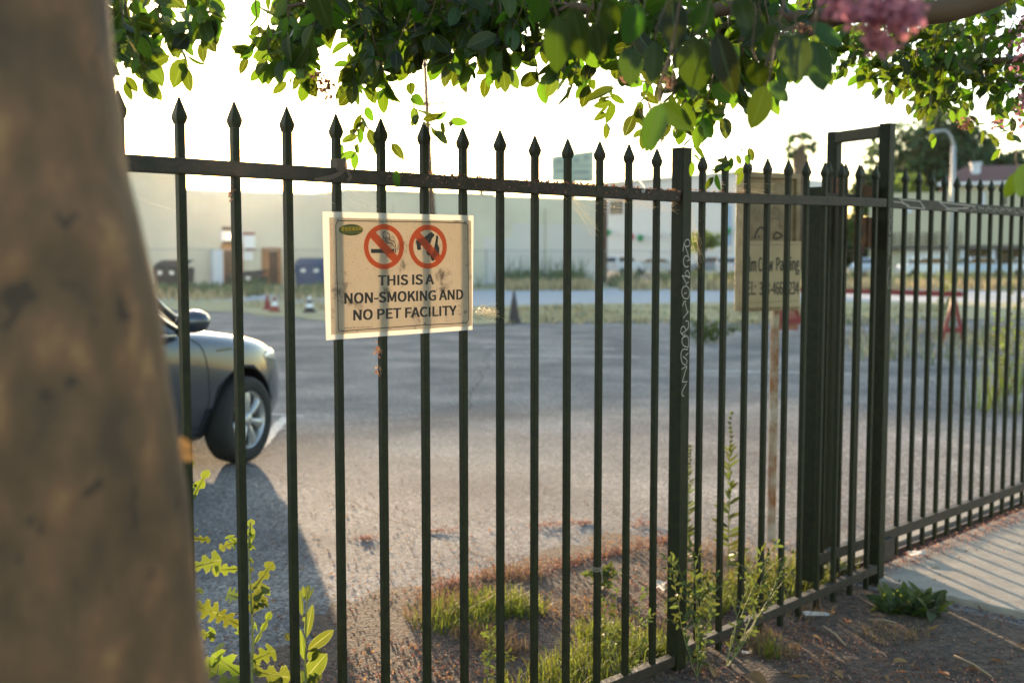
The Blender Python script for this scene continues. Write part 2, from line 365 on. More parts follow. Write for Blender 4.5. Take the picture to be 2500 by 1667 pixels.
for s_ in [[(24.2,1.752),(25.6,1.748),(26.2,1.735)], [(25.5,1.766),(26.1,1.728),(27.3,1.726)], [(25.6,1.763),(26.9,1.760),(27.3,1.728)], [(26.9,1.764),(27.2,1.728)],
           [(28.3,1.765),(29.0,1.735),(30.6,1.742)], [(28.3,1.763),(31.2,1.756)], [(28.8,1.728),(29.8,1.727)]]:
    ribbon(mb, [(a*SP, b) for a, b in s_], .004, fg)
u = 30.2
while u < 38:
    pts = [((u+.12*i)*SP, 1.745+rg.uniform(-.014, .014)) for i in range(5)]; ribbon(mb, smooth_pts(pts, 4), .0032, fg); u += .62
g = mb.build('graffiti', M['chalk'], gr); g['label'] = 'pale angular graffiti scrawled along the top rail'

frame = empty('gate_guide_frame', fp(23.2), 'tall dark green steel goalpost frame straddling the sliding gate', 'gate frame')
fr1 = fp(23.25, 0.02); fr2 = Vector((1.515, 5.25, 0))
post(frame, 23.25, 0.02, 2.075, .052); 
mb = MB(); mb.box((fr2.x, fr2.y, .888), (.052, .052, 2.375), RZ); mb.build('post', M['fence'], frame, bevel=.003)
a = Vector((fr1.x, fr1.y, 2.047)); b = Vector((fr2.x, fr2.y, 2.047)); d = b-a; a2 = a+d.normalized()*.027; b2 = b-d.normalized()*.027
mb = MB(); mb.box((a2+b2)/2, ((b2-a2).length, .048, .050), (b2-a2).to_track_quat('X', 'Z').to_matrix()); mb.build('crossbar', M['fence'], frame, bevel=.003)
for nn, oo in ((22.3, .06), (23.2, .08), (22.4, .235), (23.4, .25)):
    c = fp(nn, oo); mb = MB(); mb.lathe([(.001,-.055),(.024,-.055),(.024,.055),(.001,.055)], 16, Matrix.Translation((c.x, c.y, 1.60 if oo < .1 else 1.80))); mb.build('guide_roller', M['rust'], frame, smooth=False)
for a_, o_, z_, s_ in ((22.9, .055, 1.78, (.20, .012, .05)), (22.75, .06, 1.60, (.06, .03, .13)), (22.1, .05, 1.58, (.05, .03, .16))):
    mb = MB(); c = fp(a_, o_); mb.box((c.x, c.y, z_), s_, RZ); mb.build('roller_bracket', M['rust'], frame, bevel=.003)
g = MB(); cgp = lambda u, v: fp(23.25, 0.02)+FN*.0268+FD*u+Vector((0, 0, v))
for s_ in [[(-.012,1.66),(.0,1.71),(.012,1.66)], [(-.015,1.655),(.014,1.655)], [(0,1.65),(-.012,1.62),(0,1.59),(.012,1.62),(0,1.65)], [(-.01,1.58),(-.012,1.48)], [(.002,1.58),(.0,1.50)], [(.012,1.45),(-.01,1.43),(-.012,1.37),(.005,1.35),(.014,1.39)]]:
    ribbon(g, smooth_pts(s_, 4), .0025, cgp)
g.build('graffiti', M['chalk'], frame)['label'] = 'faint pale scribble on the front post'
tr = MB(); a = fp(20, GO+.05, .012); b = fp(52, GO+.05, .012); c = (a+b)/2; tr.box(c, ((b-a).length, .05, .010), RZ); tr.box((c.x, c.y, c.z+.014), ((b-a).length, .016, .018), RZ)
tag(tr.build('gate_track', M['darksteel']), 'dark steel ground track edging the concrete driveway under the gate', 'gate track')
# ------------------------------------------------------------------ translucent notice on the fence
def sign_mat(name, base, base2, trans, tm, stains=False, rough=.5):
    m = mat(name, base, rough, noise=.7, nscale=38, base2=base2, trans=trans, transmix=tm)
    if stains:
        N = m.node_tree.nodes; L = m.node_tree.links; tc = N.new('ShaderNodeTexCoord')
        b = N['Principled BSDF']; t = [x for x in N if x.type == 'BSDF_TRANSLUCENT'][0]
        n = N.new('ShaderNodeTexNoise'); n.inputs['Scale'].default_value = 14; n.inputs['Detail'].default_value = 9; n.inputs['Roughness'].default_value = .72; L.new(tc.outputs['Object'], n.inputs['Vector'])
        r = N.new('ShaderNodeMapRange'); r.inputs[1].default_value = .57; r.inputs[2].default_value = .66; r.inputs[3].default_value = 0; r.inputs[4].default_value = .7; L.new(n.outputs[0], r.inputs[0])
        n3 = N.new('ShaderNodeTexNoise'); n3.inputs['Scale'].default_value = 260; n3.inputs['Detail'].default_value = 3; L.new(tc.outputs['Object'], n3.inputs['Vector'])
        r3 = N.new('ShaderNodeMapRange'); r3.inputs[1].default_value = .62; r3.inputs[2].default_value = .72; r3.inputs[3].default_value = 0; r3.inputs[4].default_value = .5; L.new(n3.outputs[0], r3.inputs[0])
        mx = N.new('ShaderNodeMath'); mx.operation = 'MAXIMUM'; L.new(r.outputs[0], mx.inputs[0]); L.new(r3.outputs[0], mx.inputs[1])
        k = N.new('ShaderNodeMix'); k.data_type = 'RGBA'; L.new(mx.outputs[0], k.inputs[0]); k.inputs[6].default_value = (*trans, 1); k.inputs[7].default_value = (.16, .11, .08, 1)
        L.new(k.outputs[2], t.inputs[0])
        k2 = N.new('ShaderNodeMix'); k2.data_type = 'RGBA'; L.new(mx.outputs[0], k2.inputs[0]); k2.inputs[7].default_value = (.10, .07, .05, 1)
        L.new(b.inputs['Base Color'].links[0].from_socket, k2.inputs[6]); L.new(k2.outputs[2], b.inputs['Base Color'])
    return m
M['whitesheet'] = sign_mat('white_plastic_sheet', (.74,.72,.70), (.64,.62,.58), (.78,.74,.67), .58)
M['tansheet'] = sign_mat('aged_sign_sheet', (.52,.46,.38), (.44,.38,.31), (.88,.81,.71), .64, stains=True)
M['ink'] = mat('black_ink', (.025,.02,.016), .6)
M['redink'] = mat('red_ink', (.55,.07,.02), .5, trans=(.95,.22,.06), transmix=.5)
M['greenink'] = mat('green_ink', (.06,.09,.03), .5, trans=(.16,.2,.06), transmix=.4)
M['yellowink'] = mat('yellow_ink', (.65,.42,.03), .5, trans=(1,.75,.1), transmix=.5)
M['bolt'] = mat('bolt_steel', (.35,.33,.3), .45, metal=.8)
OF = -.0145                                            # the sheets hang on the camera side of the pickets
def sq(d): return lambda u, v: P0+FD*u+FN*(-OF+d)+Vector((0, 0, v))
def c2(x, y): return onf(760+x/4.612, 500+y/4.612, OF-.004)
notice = empty('notice_sign', fp(4.4, OF, 1.27), 'translucent tan and white no smoking, no pets notice bolted to the fence pickets', 'notice')
def panel(name, corners, d, th, m, warp=.003, nn=14):
    tl, tr_, br, bl = [Vector(c2(*p)) for p in corners]; mb = MB(); f0 = sq(d); rows = []; rows2 = []
    for i in range(nn+1):
        t = i/nn; r1 = []; r2 = []
        for j in range(nn+1):
            s_ = j/nn; p = tl.lerp(tr_, s_).lerp(bl.lerp(br, s_), t)
            wv = warp*math.sin(s_*5+t*3)*max(0, t-.2)
            r1.append(f0(p.x, p.y)+FN*(wv)); r2.append(f0(p.x, p.y)+FN*(wv-th))
        rows.append(r1); rows2.append(r2)
    mb.grid(rows); mb.grid([r[::-1] for r in rows2])
    bd = lambda rr: [r for r in rr[0]]+[r[-1] for r in rr[1:]]+rr[-1][::-1][1:]+[r[0] for r in rr[::-1][1:-1]]
    A = bd(rows); B = bd(rows2); k = len(A)
    mb.add(A+B, [(i, k+i, k+(i+1) % k, (i+1) % k) for i in range(k)])
    return mb.build(name, m, notice)
panel('backing_sheet', [(134,75),(1838,120),(1826,1408),(180,1527)], .0, .0022, M['whitesheet'], 0)
panel('face_sheet', [(207,143),(1802,180),(1815,1362),(228,1462)], .0030, .0012, M['tansheet'], 0)
top = .0036
fs_ = sq(top)
# border line
mb = MB(); B_ = [(300,180),(812,188),(1300,193),(1735,208),(1763,232),(1768,760),(1772,1290),(1750,1326),(1700,1332),(1283,1352),(800,1388),(340,1422),(306,1400),(298,1000),(283,600),(277,230),(300,180)]
ribbon(mb, [c2(*p) for p in B_], .0022, fs_); mb.build('border_line', M['ink'], notice)
def ptxt(txt, xl, xr, yt_l, yb_l, yt_r, yb_r, name, m, bold=.055, sp=1.0, d=top):
    a = Vector(c2(xl, yb_l)); b = Vector(c2(xr, yb_r)); c = Vector(c2(xl, yt_l)); e = Vector(c2(xr, yt_r))
    vs, fss = text_mesh(txt, 0, sp); mb = MB(); kk = 0; hh = (c-a).length*bold
    for dx in (-1, -.5, 0, .5, 1):
        for dy in (-.5, .5):
            f = sq(d+kk*.00003); kk += 1
            mb.add([f(*(a.lerp(b, x).lerp(c.lerp(e, x), y)+Vector((dx*hh, dy*hh)))) for x, y in vs], fss)
    return mb.build(name, m, notice)
    mb.add([], []); return mb.build(name, m, notice)
ptxt('THIS IS A', 758, 1378, 795, 910, 783, 893, 'lettering', M['ink'])
ptxt('NON-SMOKING AND', 378, 1708, 996, 1114, 953, 1064, 'lettering', M['ink'])
ptxt('NO PET FACILITY', 478, 1632, 1185, 1301, 1134, 1242, 'lettering', M['ink'])
ptxt('Reorder: NHE-17634   www.ComplianceSigns.com', 372, 688, 1381, 1395, 1369, 1383, 'small_print', M['ink'], .01)
def disc_pts(cx, cy, rx, ry, n=40):
    return [c2(cx+rx*math.cos(2*math.pi*i/n), cy+ry*math.sin(2*math.pi*i/n)) for i in range(n)]
def ngon(mb, pts, fn): mb.add([fn(*p) for p in pts], [tuple(range(len(pts)))])
mb = MB(); ngon(mb, disc_pts(448,283,135,64), fs_); lg = mb.build('logo_oval', M['greenink'], notice)
a = Vector(c2(335,300)); 
mb = MB(); f = sq(top+.0004); vs, fss = text_mesh('동양선교교회', .02, 1.0)
p0, p1, p2, p3 = [Vector(c2(*q)) for q in ((333,300),(567,296),(333,247),(567,245))]
mb.add([f(*(p0.lerp(p1, x).lerp(p2.lerp(p3, x), y))) for x, y in vs], fss)
mb.build('logo_lettering', M['yellowink'], lg)
mb = MB(); vs, fss = text_mesh('THE ORIENTAL MISSION CHURCH', .0, 1.0)
p0, p1, p2, p3 = [Vector(c2(*q)) for q in ((350,318),(548,317),(350,308),(548,307))]
mb.add([f(*(p0.lerp(p1, x).lerp(p2.lerp(p3, x), y))) for x, y in vs], fss); mb.build('logo_lettering', M['yellowink'], lg)
def ring(cx, cy, rx, ry, ix, iy, ang0, name='prohibition_ring'):
    n = 56; mb = MB(); f = sq(top+.0008); rows = [[], []]
    for i in range(n+1):
        a_ = 2*math.pi*i/n
        rows[0].append(f(*c2(cx+rx*math.cos(a_), cy+ry*math.sin(a_)))); rows[1].append(f(*c2(cx+ix*math.cos(a_), cy+iy*math.sin(a_))))
    mb.grid(rows)
    f2 = sq(top+.0010)                                   # diagonal bar from upper left to lower right
    pts = [(cx-ix*.88, cy-iy*.52), (cx-ix*.56, cy-iy*.86), (cx+ix*.88, cy+iy*.54), (cx+ix*.56, cy+iy*.88)]
    mb.add([f2(*c2(*p)) for p in pts], [(0,1,2,3)])
    return mb.build(name, M['redink'], notice)
ring(817,472,226,252,175,195,0); ring(1312,472,214,246,165,190,0)
mb = MB(); f = sq(top)
for q in [[(674,498),(937,498),(937,544),(674,544)], [(946,487),(956,487),(956,545),(946,545)], [(930,487),(938,487),(938,497),(930,497)]]: ngon(mb, [c2(*p) for p in q], f)
for s_ in [[(838,300),(812,310),(806,335),(815,370),(850,378),(838,395),(852,425),(880,432),(912,440),(930,460),(936,480)],
           [(852,318),(880,330),(884,360),(880,395),(915,405),(942,430),(951,480)]]:
    ribbon(mb, [c2(*p) for p in smooth_pts(s_, 5)], .0021, f)
mb.build('cigarette_symbol', M['ink'], notice)
dog = [(1183,392),(1176,430),(1186,450),(1182,400),(1215,385),(1268,372),(1310,365),(1328,345),(1335,318),(1352,306),(1368,318),(1388,335),(1384,350),(1362,358),(1358,385),(1348,420),(1330,445),(1318,470),(1325,500),(1312,500),(1300,460),(1262,450),(1240,445),(1232,470),(1240,505),(1228,505),(1216,470),(1208,512),(1194,506),(1190,440)]
cat_ = [(1420,350),(1408,362),(1418,380),(1412,440),(1398,460),(1382,500),(1384,525),(1360,540),(1335,545),(1295,520),(1300,545),(1312,565),(1345,575),(1372,598),(1358,632),(1378,634),(1396,600),(1398,580),(1425,570),(1440,550),(1444,490),(1430,460),(1424,440),(1428,380)]
mb = MB(); f = sq(top)
for poly in (dog, cat_):
    bm = bmesh.new(); vs = [bm.verts.new(f(*c2(*p))) for p in poly]; fc = bm.faces.new(vs); r_ = bmesh.ops.triangulate(bm, faces=[fc])
    bm.verts.index_update(); mb.add([v.co.copy() for v in bm.verts], [tuple(v.index for v in t.verts) for t in bm.faces]); bm.free()
ribbon(mb, [c2(*p) for p in smooth_pts([(1405,362),(1413,350),(1424,352),(1426,375),(1420,430)], 4)], .0018, f)
mb.build('pet_symbol', M['ink'], notice)
for p in [(302,172),(812,188),(1735,197),(316,1420),(1283,1333),(1710,1318)]:
    u, v = c2(*p); mb = MB(); Mx = Matrix.Translation(sq(top)(u, v))@ML@Matrix.Rotation(R(90), 4, 'X')
    mb.lathe([(.0001,.0028),(.0026,.0024),(.0036,.0006),(.0036,-.002)], 12, Mx); mb.build('bolt', M['bolt'], notice, smooth=True)

# ------------------------------------------------------------------ film parking sign on its rusty post
M['creampaint'] = mat('weathered_cream_paint', (.34,.24,.12), .55, noise=1.0, nscale=16, base2=(.20,.13,.06), bump=.2, bscale=90)
M['creampanel'] = mat('cream_panel', (.50,.39,.22), .5, noise=.6, nscale=7, base2=(.38,.29,.155))
M['rustypaint'] = mat('rusty_white_paint', (.50,.43,.33), .7, noise=1.3, nscale=7, base2=(.26,.10,.03), bump=.3, bscale=80)
ps = gz(1888, 1322); YP = ps.y
psg = empty('parking_sign', ps, 'weathered cream metal film parking sign on a rusty post behind the fence', 'sign', rz=0)
sa = R(27)
ux = Vector((math.cos(sa), math.sin(sa), 0)); un = Vector((ux.y, -ux.x, 0)); pc = Vector((ps.x, ps.y, 0))
def pu(px, py, d=0.0):
    dd = ray(px, py); Q = pc+un*d; t = (Q.x*un.x+Q.y*un.y)/(dd.x*un.x+dd.y*un.y); P = Vector((0, 0, EYE))+dd*t
    return (P-Q).x*ux.x+(P-Q).y*ux.y, P.z
pf = lambda d: (lambda u, v: pc+ux*u+un*d+Vector((0, 0, v)))
def pbox(name, p0_, p1_, d0, d1, m, parent, bv=.002):
    (u0, v0), (u1, v1) = p0_, p1_; mb = MB(); f0 = pf(d0); f1 = pf(d1)
    mb.add([f0(u0,v0),f0(u1,v0),f0(u1,v1),f0(u0,v1),f1(u0,v0),f1(u1,v0),f1(u1,v1),f1(u0,v1)], [(3,2,1,0),(4,5,6,7),(0,1,5,4),(1,2,6,5),(2,3,7,6),(3,0,4,7)])
    return mb.build(name, m, parent, bevel=bv)
TL = pu(1813, 419, .05); BR = pu(1952, 757, .05)
box_ = pbox('sign_box', (TL[0], BR[1]), (BR[0]-.02, TL[1]), 0.0, .050, M['creampaint'], psg)
for (a_, b_) in (((TL[0], BR[1]), (TL[0]+.028, TL[1])), ((TL[0]+.028, TL[1]-.028), (BR[0]-.048, TL[1])), ((TL[0]+.028, BR[1]), (BR[0]-.048, BR[1]+.028)), ((BR[0]-.048, BR[1]), (BR[0]-.02, TL[1]))):
    pbox('frame_edge', a_, b_, .049, .066, M['creampaint'], box_, .002)
pl = pu(1818, 588, .07); pr = pu(1953, 748, .07)
pn = pbox('text_panel', (pl[0], pr[1]), (pr[0], pl[1]), .0665, .0695, M['creampanel'], psg, 0)
mb = MB(); f = pf(.0705)
H = pl[1]-pr[1]; W = pr[0]-pl[0]
put_text(mb, 'Film Crew', (pl[0]+W*.00, pl[1]-H*.46), W*.50, H*.23, f, .02); put_text(mb, 'Parking', (pl[0]+W*.56, pl[1]-H*.515), W*.41, H*.285, f, .02)
put_text(mb, 'TEL:', (pl[0]+W*.0, pr[1]+H*.19), W*.20, H*.20, f, .02); put_text(mb, '323-466-1234', (pl[0]+W*.27, pr[1]+H*.185), W*.70, H*.20, f, .02)
ribbon(mb, [(pl[0]+W*.03, pl[1]-H*.06), (pr[0]-W*.05, pl[1]-H*.05)], .0015, f); ribbon(mb, [(pl[0]+W*.03, pr[1]+H*.07), (pr[0]-W*.05, pr[1]+H*.09)], .0015, f)
mb.build('lettering', M['ink'], pn)
mb = MB(); f = pf(.0515); cc = lambda x, y: pu(1750+x/3.92, 380+y/3.92, .05)
for s_ in [[(360,795),(380,730),(410,690),(435,690),(455,740),(460,790)], [(400,765),(402,785)], [(535,790),(570,735),(625,770),(580,790),(545,795)]]:
    ribbon(mb, [cc(*p) for p in (smooth_pts(s_, 4) if len(s_) > 2 else s_)], .009, f)
for s_ in [[(530,500),(585,510),(605,565)], [(520,600),(600,600),(600,700)], [(330,490),(345,545),(370,500)]]:
    ribbon(mb, [cc(*p) for p in s_], .002, f)
mb.build('graffiti', M['ink'], box_)
pm = MB(); f0 = (pu(1867, 1100, 0)[0]); pm.box(pc+ux*0.0+Vector((0, 0, .57))+un*-.018, (.034, .030, 1.34), Matrix.Rotation(sa, 3, 'Z')); pm.build('post', M['rustypaint'], psg, bevel=.002)

# ------------------------------------------------------------------ dark grey saloon car
M['carpaint'] = mat('grey_metallic_paint', (.028,.040,.060), .28, metal=.35, coat=1.0)
M['glass'] = mat('dark_car_glass', (.02,.022,.025), .04, spec=.9)
M['rubber'] = mat('tyre_rubber', (.018,.018,.018), .85, bump=.4, bscale=90)
M['alloy'] = mat('silver_wheel', (.45,.46,.47), .35, metal=.7)
M['black'] = mat('black_plastic', (.012,.012,.012), .6)
M['lamp'] = mat('headlamp_lens', (.80,.72,.60), .12, coat=1.0)
M['chrome'] = mat('chrome', (.7,.7,.7), .12, metal=1)
def apply_mods(o):
    dg = bpy.context.evaluated_depsgraph_get(); me = bpy.data.meshes.new_from_object(o.evaluated_get(dg)); old = o.data; o.modifiers.clear(); o.data = me
    me.name = o.name; return o
HEAD = R(64)
whc = gz(585, 1127); TH = HEAD
chd = Vector((math.cos(TH), math.sin(TH), 0)); clt = Vector((math.sin(TH), -math.cos(TH), 0))     # forward, right-hand side
# local car frame: x forward from the front axle, y towards the camera-side flank, z up
CW = Vector((whc.x, whc.y, 0))-clt*.80
CM = Matrix(((chd.x, clt.x, 0, CW.x), (chd.y, clt.y, 0, CW.y), (0, 0, 1, 0), (0, 0, 0, 1)))
car = empty('parked_car', CW, 'dark grey saloon car parked behind the fence at the left', 'car')
ST = [ # x, zbot, zhood(centre), half widths: bottom, mid, belt, shoulder ; belt z
 (.90, .28, .66, .22, .30, .28, .20, .58), (.86, .22, .74, .40, .46, .44, .34, .64), (.72, .18, .80, .54, .62, .60, .48, .70),
 (.48, .17, .87, .66, .775, .745, .62, .78), (.22, .17, .92, .74, .855, .83, .71, .83), (-.15, .18, .97, .78, .88, .86, .76, .87),
 (-.55, .18, 1.01, .80, .88, .87, .79, .91), (-.95, .18, 1.02, .80, .885, .88, .81, .93), (-1.6, .18, 1.00, .80, .885, .88, .81, .92), (-2.4, .19, 1.01, .80, .885, .88, .81, .94),
 (-3.0, .21, 1.06, .78, .875, .865, .78, .97), (-3.35, .26, 1.07, .70, .82, .80, .68, .96), (-3.52, .34, 1.0, .55, .66, .62, .50, .88)]
rows = []
for x, zb, zh, wb_, wm, wl, wsd, bz in ST:
    zm = zb+(bz-zb)*.52
    prof = [(0, zb), (wb_*.9, zb), (wb_, zb+.05), (wm, zm-.10), (wm+.005, zm+.08), (wl, bz-.02), (wl-.03, bz+.03), (wsd, (zh+bz)/2+.015+(zh-bz)*.25), (wsd*.55, zh-.008), (0, zh)]
    rows.append([Vector((x, y, z)) for y, z in prof]+[Vector((x, -y, z)) for y, z in prof[-2:0:-1]])
mb = MB(); n_ = len(rows[0])
vs = [p for r_ in rows for p in r_]
fs = [(i*n_+k, i*n_+(k+1) % n_, (i+1)*n_+(k+1) % n_, (i+1)*n_+k) for i in range(len(rows)-1) for k in range(n_)]
fs += [tuple(range(n_-1, -1, -1)), tuple((len(rows)-1)*n_+k for k in range(n_))]
mb.add(vs, fs)
body = mb.build('body', M['carpaint'], None); body.data.materials.append(M['black'])
ss = body.modifiers.new('s', 'SUBSURF'); ss.levels = 2; ss.render_levels = 2; apply_mods(body)
bm = bmesh.new(); bm.from_mesh(body.data); bmesh.ops.recalc_face_normals(bm, faces=bm.faces); bm.to_mesh(body.data); bm.free()
for x_ in (0.0, -2.62):
    for s_ in (1, -1):
        c_ = MB(); c_.lathe([(.365, -.30), (.365, .30)], 40, Matrix.Translation((x_, s_*.82, .335))@Matrix.Rotation(R(90), 4, 'X'))
        k = len(c_.v)//2; c_.f += [list(range(k-1, -1, -1)), list(range(k, 2*k))]
        co_ = c_.build('cut', M['black']); bm = bmesh.new(); bm.from_mesh(co_.data); bmesh.ops.recalc_face_normals(bm, faces=bm.faces); bm.to_mesh(co_.data); bm.free()
        md = body.modifiers.new('b', 'BOOLEAN'); md.object = co_; md.operation = 'DIFFERENCE'; md.solver = 'EXACT'
        bpy.context.view_layer.update(); apply_mods(body); bpy.data.objects.remove(co_)
if len(body.data.materials) < 2: body.data.materials.append(M['black'])
for p in body.data.polygons:
    c_ = p.center; p.use_smooth = True
    for x_ in (0.0, -2.62):
        if abs(math.hypot(c_.x-x_, c_.z-.335)-.365) < .012 and abs(p.normal.y) < .4 or (math.hypot(c_.x-x_, c_.z-.335) < .36 and abs(c_.y) < .6 and abs(p.normal.y) > .8): p.material_index = 1; p.use_smooth = False
dg = bpy.context.evaluated_depsgraph_get(); bvh = BVHTree.FromObject(body, dg)
def place(o):
    o.parent = car; o.matrix_parent_inverse = Matrix.Translation(car.location).inverted()@CM; return o
place(body)
def carpart(mb, name, m, smooth=True, parent=None, bevel=0):
    o = mb.build(name, m, None, smooth=smooth, bevel=bevel)
    if parent is None: place(o)
    else: o.parent = parent; 
    return o
def surf(x, z, d=.003):
    h = bvh.ray_cast(Vector((x, 2, z)), Vector((0, -1, 0)))
    return h[0]+h[1]*d if h[0] else Vector((x, .87, z))
def gap(pts, name='panel_gap', r=.004, m=None):
    g_ = MB(); g_.tube([surf(x, z, .0005) for x, z in smooth_pts(pts, 6)], r, 5); return carpart(g_, name, m or M['black'])
gap([(-.60,.96),(-.50,.92),(-.43,.84),(-.40,.66),(-.40,.42),(-.43,.27)])
gap([(-1.84,.93),(-1.86,.60),(-1.80,.27)]); gap([(-.43,.275),(-1.1,.27),(-1.82,.275)])
gap([(.60,.60),(.40,.585),(.33,.56)])
gap([(-.50,.245),(-1.3,.235),(-2.2,.235)], 'sill_trim', .006, M['chrome'])
# badge on the wing
g_ = MB(); 
for i in range(6): g_.box(surf(-.13-i*.030, .84, .002), (.022, .006, .022))
carpart(g_, 'badge', M['chrome'], False)
# greenhouse
GR = [(-.48,.985,.80,.74),(-.80,1.23,.81,.70),(-1.22,1.44,.81,.60),(-1.6,1.475,.81,.58),(-2.3,1.47,.81,.58),(-2.7,1.36,.80,.57),(-3.1,1.16,.78,.62),(-3.28,1.05,.74,.66)]
g_ = MB(); rows = []
for x, zt, wb_, wt in GR:
    bz = .95; wtt = wt; rows.append([Vector((x+.0, wb_, min(bz, zt-.01))), Vector((x, wb_*.5+wtt*.5+.015, bz+(zt-bz)*.5)), Vector((x, wtt, bz+(zt-bz)*.93)), Vector((x, wtt*.7, zt)), Vector((x, 0, zt+.015)), Vector((x, -wtt*.7, zt)), Vector((x, -wtt, bz+(zt-bz)*.93)), Vector((x, -wb_*.5-wtt*.5-.015, bz+(zt-bz)*.5)), Vector((x, -wb_, min(bz, zt-.01)))])
g_.grid(rows); gl = carpart(g_, 'window_glass', M['glass']); sm = gl.modifiers.new('s', 'SUBSURF'); sm.levels = 2; sm.render_levels = 2
g_ = MB(); rr = [[p+Vector((0, 0, .006)) for p in r_[2:7]] for r_ in rows[2:6]]; g_.grid(rr); rf = carpart(g_, 'roof', M['carpaint']); rf.modifiers.new('s', 'SUBSURF').levels = 2
for s_ in (1, -1):
    g_ = MB(); g_.tube([(-.50, s_*.80, .985), (-.84, s_*.745, 1.25), (-1.25, s_*.64, 1.44), (-1.7, s_*.595, 1.475), (-2.4, s_*.59, 1.46), (-2.8, s_*.62, 1.32), (-3.2, s_*.69, 1.06)], [.03,.028,.026,.022,.022,.03,.04], 8); carpart(g_, 'roof_pillar', M['carpaint'])
    g_ = MB(); g_.tube([(-1.86, s_*.815, .95), (-1.90, s_*.60, 1.40)], .03, 6); carpart(g_, 'door_pillar', M['black'])
    g_ = MB(); g_.tube([(-.55, s_*.82, .965), (-1.2, s_*.835, .965), (-2.4, s_*.835, .975), (-3.0, s_*.80, 1.0)], .012, 6); carpart(g_, 'window_trim', M['chrome'] if s_ > 0 else M['black'])
    g_ = MB(); g_.tube([(-.90, s_*.80, .98), (-1.0, s_*.735, 1.30)], .03, 6); carpart(g_, 'quarter_pillar', M['black'])
# hood bulge edge, mirror, headlamp
for s_ in (1, -1):
    mm = MB(); Mx = Matrix.Translation((-.66, s_*.985, 1.065))@Matrix.Rotation(R(8*s_), 4, 'Z')@Matrix.Diagonal((.10, .125, .078, 1))
    mm.lathe([(.001,-1),(.5,-.9),(.85,-.62),(1,-.2),(1,.25),(.82,.68),(.45,.93),(.001,1)], 20, Mx); mo = carpart(mm, 'wing_mirror', M['black'] if s_ < 0 else M['carpaint'])
    ar = MB(); ar.tube([(-.64, s_*.84, .985), (-.66, s_*.92, 1.02)], .03, 8); carpart(ar, 'mirror_arm', M['black'])
    hl = MB(); rows = []
    for i in range(9):
        t = i/8; r1 = []
        for j in range(7):
            q = j/6; x = .80-.50*t; z = .66+.085*t+(.015+.085*math.sin(math.pi*min(1, .22+t*.78)))*q
            h = bvh.ray_cast(Vector((x, s_*2, z)), Vector((0, -s_, 0)))
            p = (h[0]+h[1]*(.012*math.sin(math.pi*q)*math.sin(math.pi*t)+.004)) if h[0] else Vector((x, s_*.6, z))
            r1.append(p)
        rows.append(r1)
    hl.grid(rows); carpart(hl, 'headlight', M['lamp'])
# wheels
def wheel(x, s_, steer):
    T = Matrix.Translation((x, s_*.79, .315))@Matrix.Rotation(steer, 4, 'Z')@Matrix.Rotation(R(-90*s_), 4, 'X')     # axis +z -> outward
    W = empty('wheel', (0, 0, 0)); W.parent = car
    W.matrix_parent_inverse = Matrix.Translation(car.location).inverted()@CM; W.matrix_basis = T
    t = MB(); t.lathe([(.205,.095),(.225,.108),(.275,.112),(.300,.100),(.313,.075),(.315,.03),(.315,-.05),(.308,-.085),(.280,-.105),(.21,-.10),(.20,-.09)], 48); to = t.build('tyre', M['rubber'], None, smooth=True); to.parent = W
    r_ = MB(); r_.lathe([(.207,.100),(.200,.092),(.190,.06),(.185,-.08)], 40)
    for k in range(7):
        a_ = 2*math.pi*k/7+.25; ca, sa_ = math.cos(a_), math.sin(a_); pa = Vector((-sa_, ca, 0)); rows = []
        for rr_, wd_, zz in ((.035,.020,.080),(.075,.020,.092),(.12,.026,.094),(.165,.034,.092),(.197,.040,.085)):
            c0 = Vector((ca*rr_, sa_*rr_, zz)); rows.append([c0-pa*wd_-Vector((0, 0, .03)), c0-pa*wd_*.8, c0+Vector((0, 0, .006)), c0+pa*wd_*.8, c0+pa*wd_-Vector((0, 0, .03))])
        r_.grid(rows)
    r_.lathe([(.001,.103),(.03,.102),(.05,.092),(.055,.06)], 20)
    ro = r_.build('rim', M['alloy'], None, smooth=True); ro.parent = W
    d = MB(); d.lathe([(.001,.03),(.19,.03),(.19,-.05),(.001,-.05)], 32); do = d.build('brake_disc', M['black'], None); do.parent = W
wheel(0, 1, R(-7)); wheel(0, -1, R(-7)); wheel(-2.62, 1, 0); wheel(-2.62, -1, 0)
# ------------------------------------------------------------------ buildings across the lot
M['wall1'] = mat('pale_stucco', (.60,.56,.46), .9, noise=.9, nscale=.35, base2=(.50,.47,.38), bump=.2, bscale=8)
M['wall1b'] = mat('repainted_stucco', (.58,.54,.52), .9, noise=.5, nscale=.5, base2=(.53,.50,.48))
M['coping'] = mat('coping', (.55,.54,.52), .8)
M['wall2'] = mat('white_stucco', (.70,.67,.65), .9, noise=.5, nscale=.2, base2=(.64,.61,.60))
M['brown'] = mat('brown_paint', (.10,.05,.03), .8, noise=.6, nscale=4)
M['orangewood'] = mat('orange_wood', (.42,.19,.08), .8, noise=.6, nscale=4)
M['palegrey'] = mat('pale_grey_paint', (.55,.58,.66), .6)
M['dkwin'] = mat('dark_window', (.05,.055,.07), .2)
M['white'] = mat('white_paint', (.72,.73,.76), .7)
M['redpaint'] = mat('red_paint', (.26,.02,.02), .6, noise=.6, nscale=12, base2=(.16,.02,.02))
M['wood'] = mat('pole_wood', (.085,.05,.035), .9, noise=.8, nscale=6)
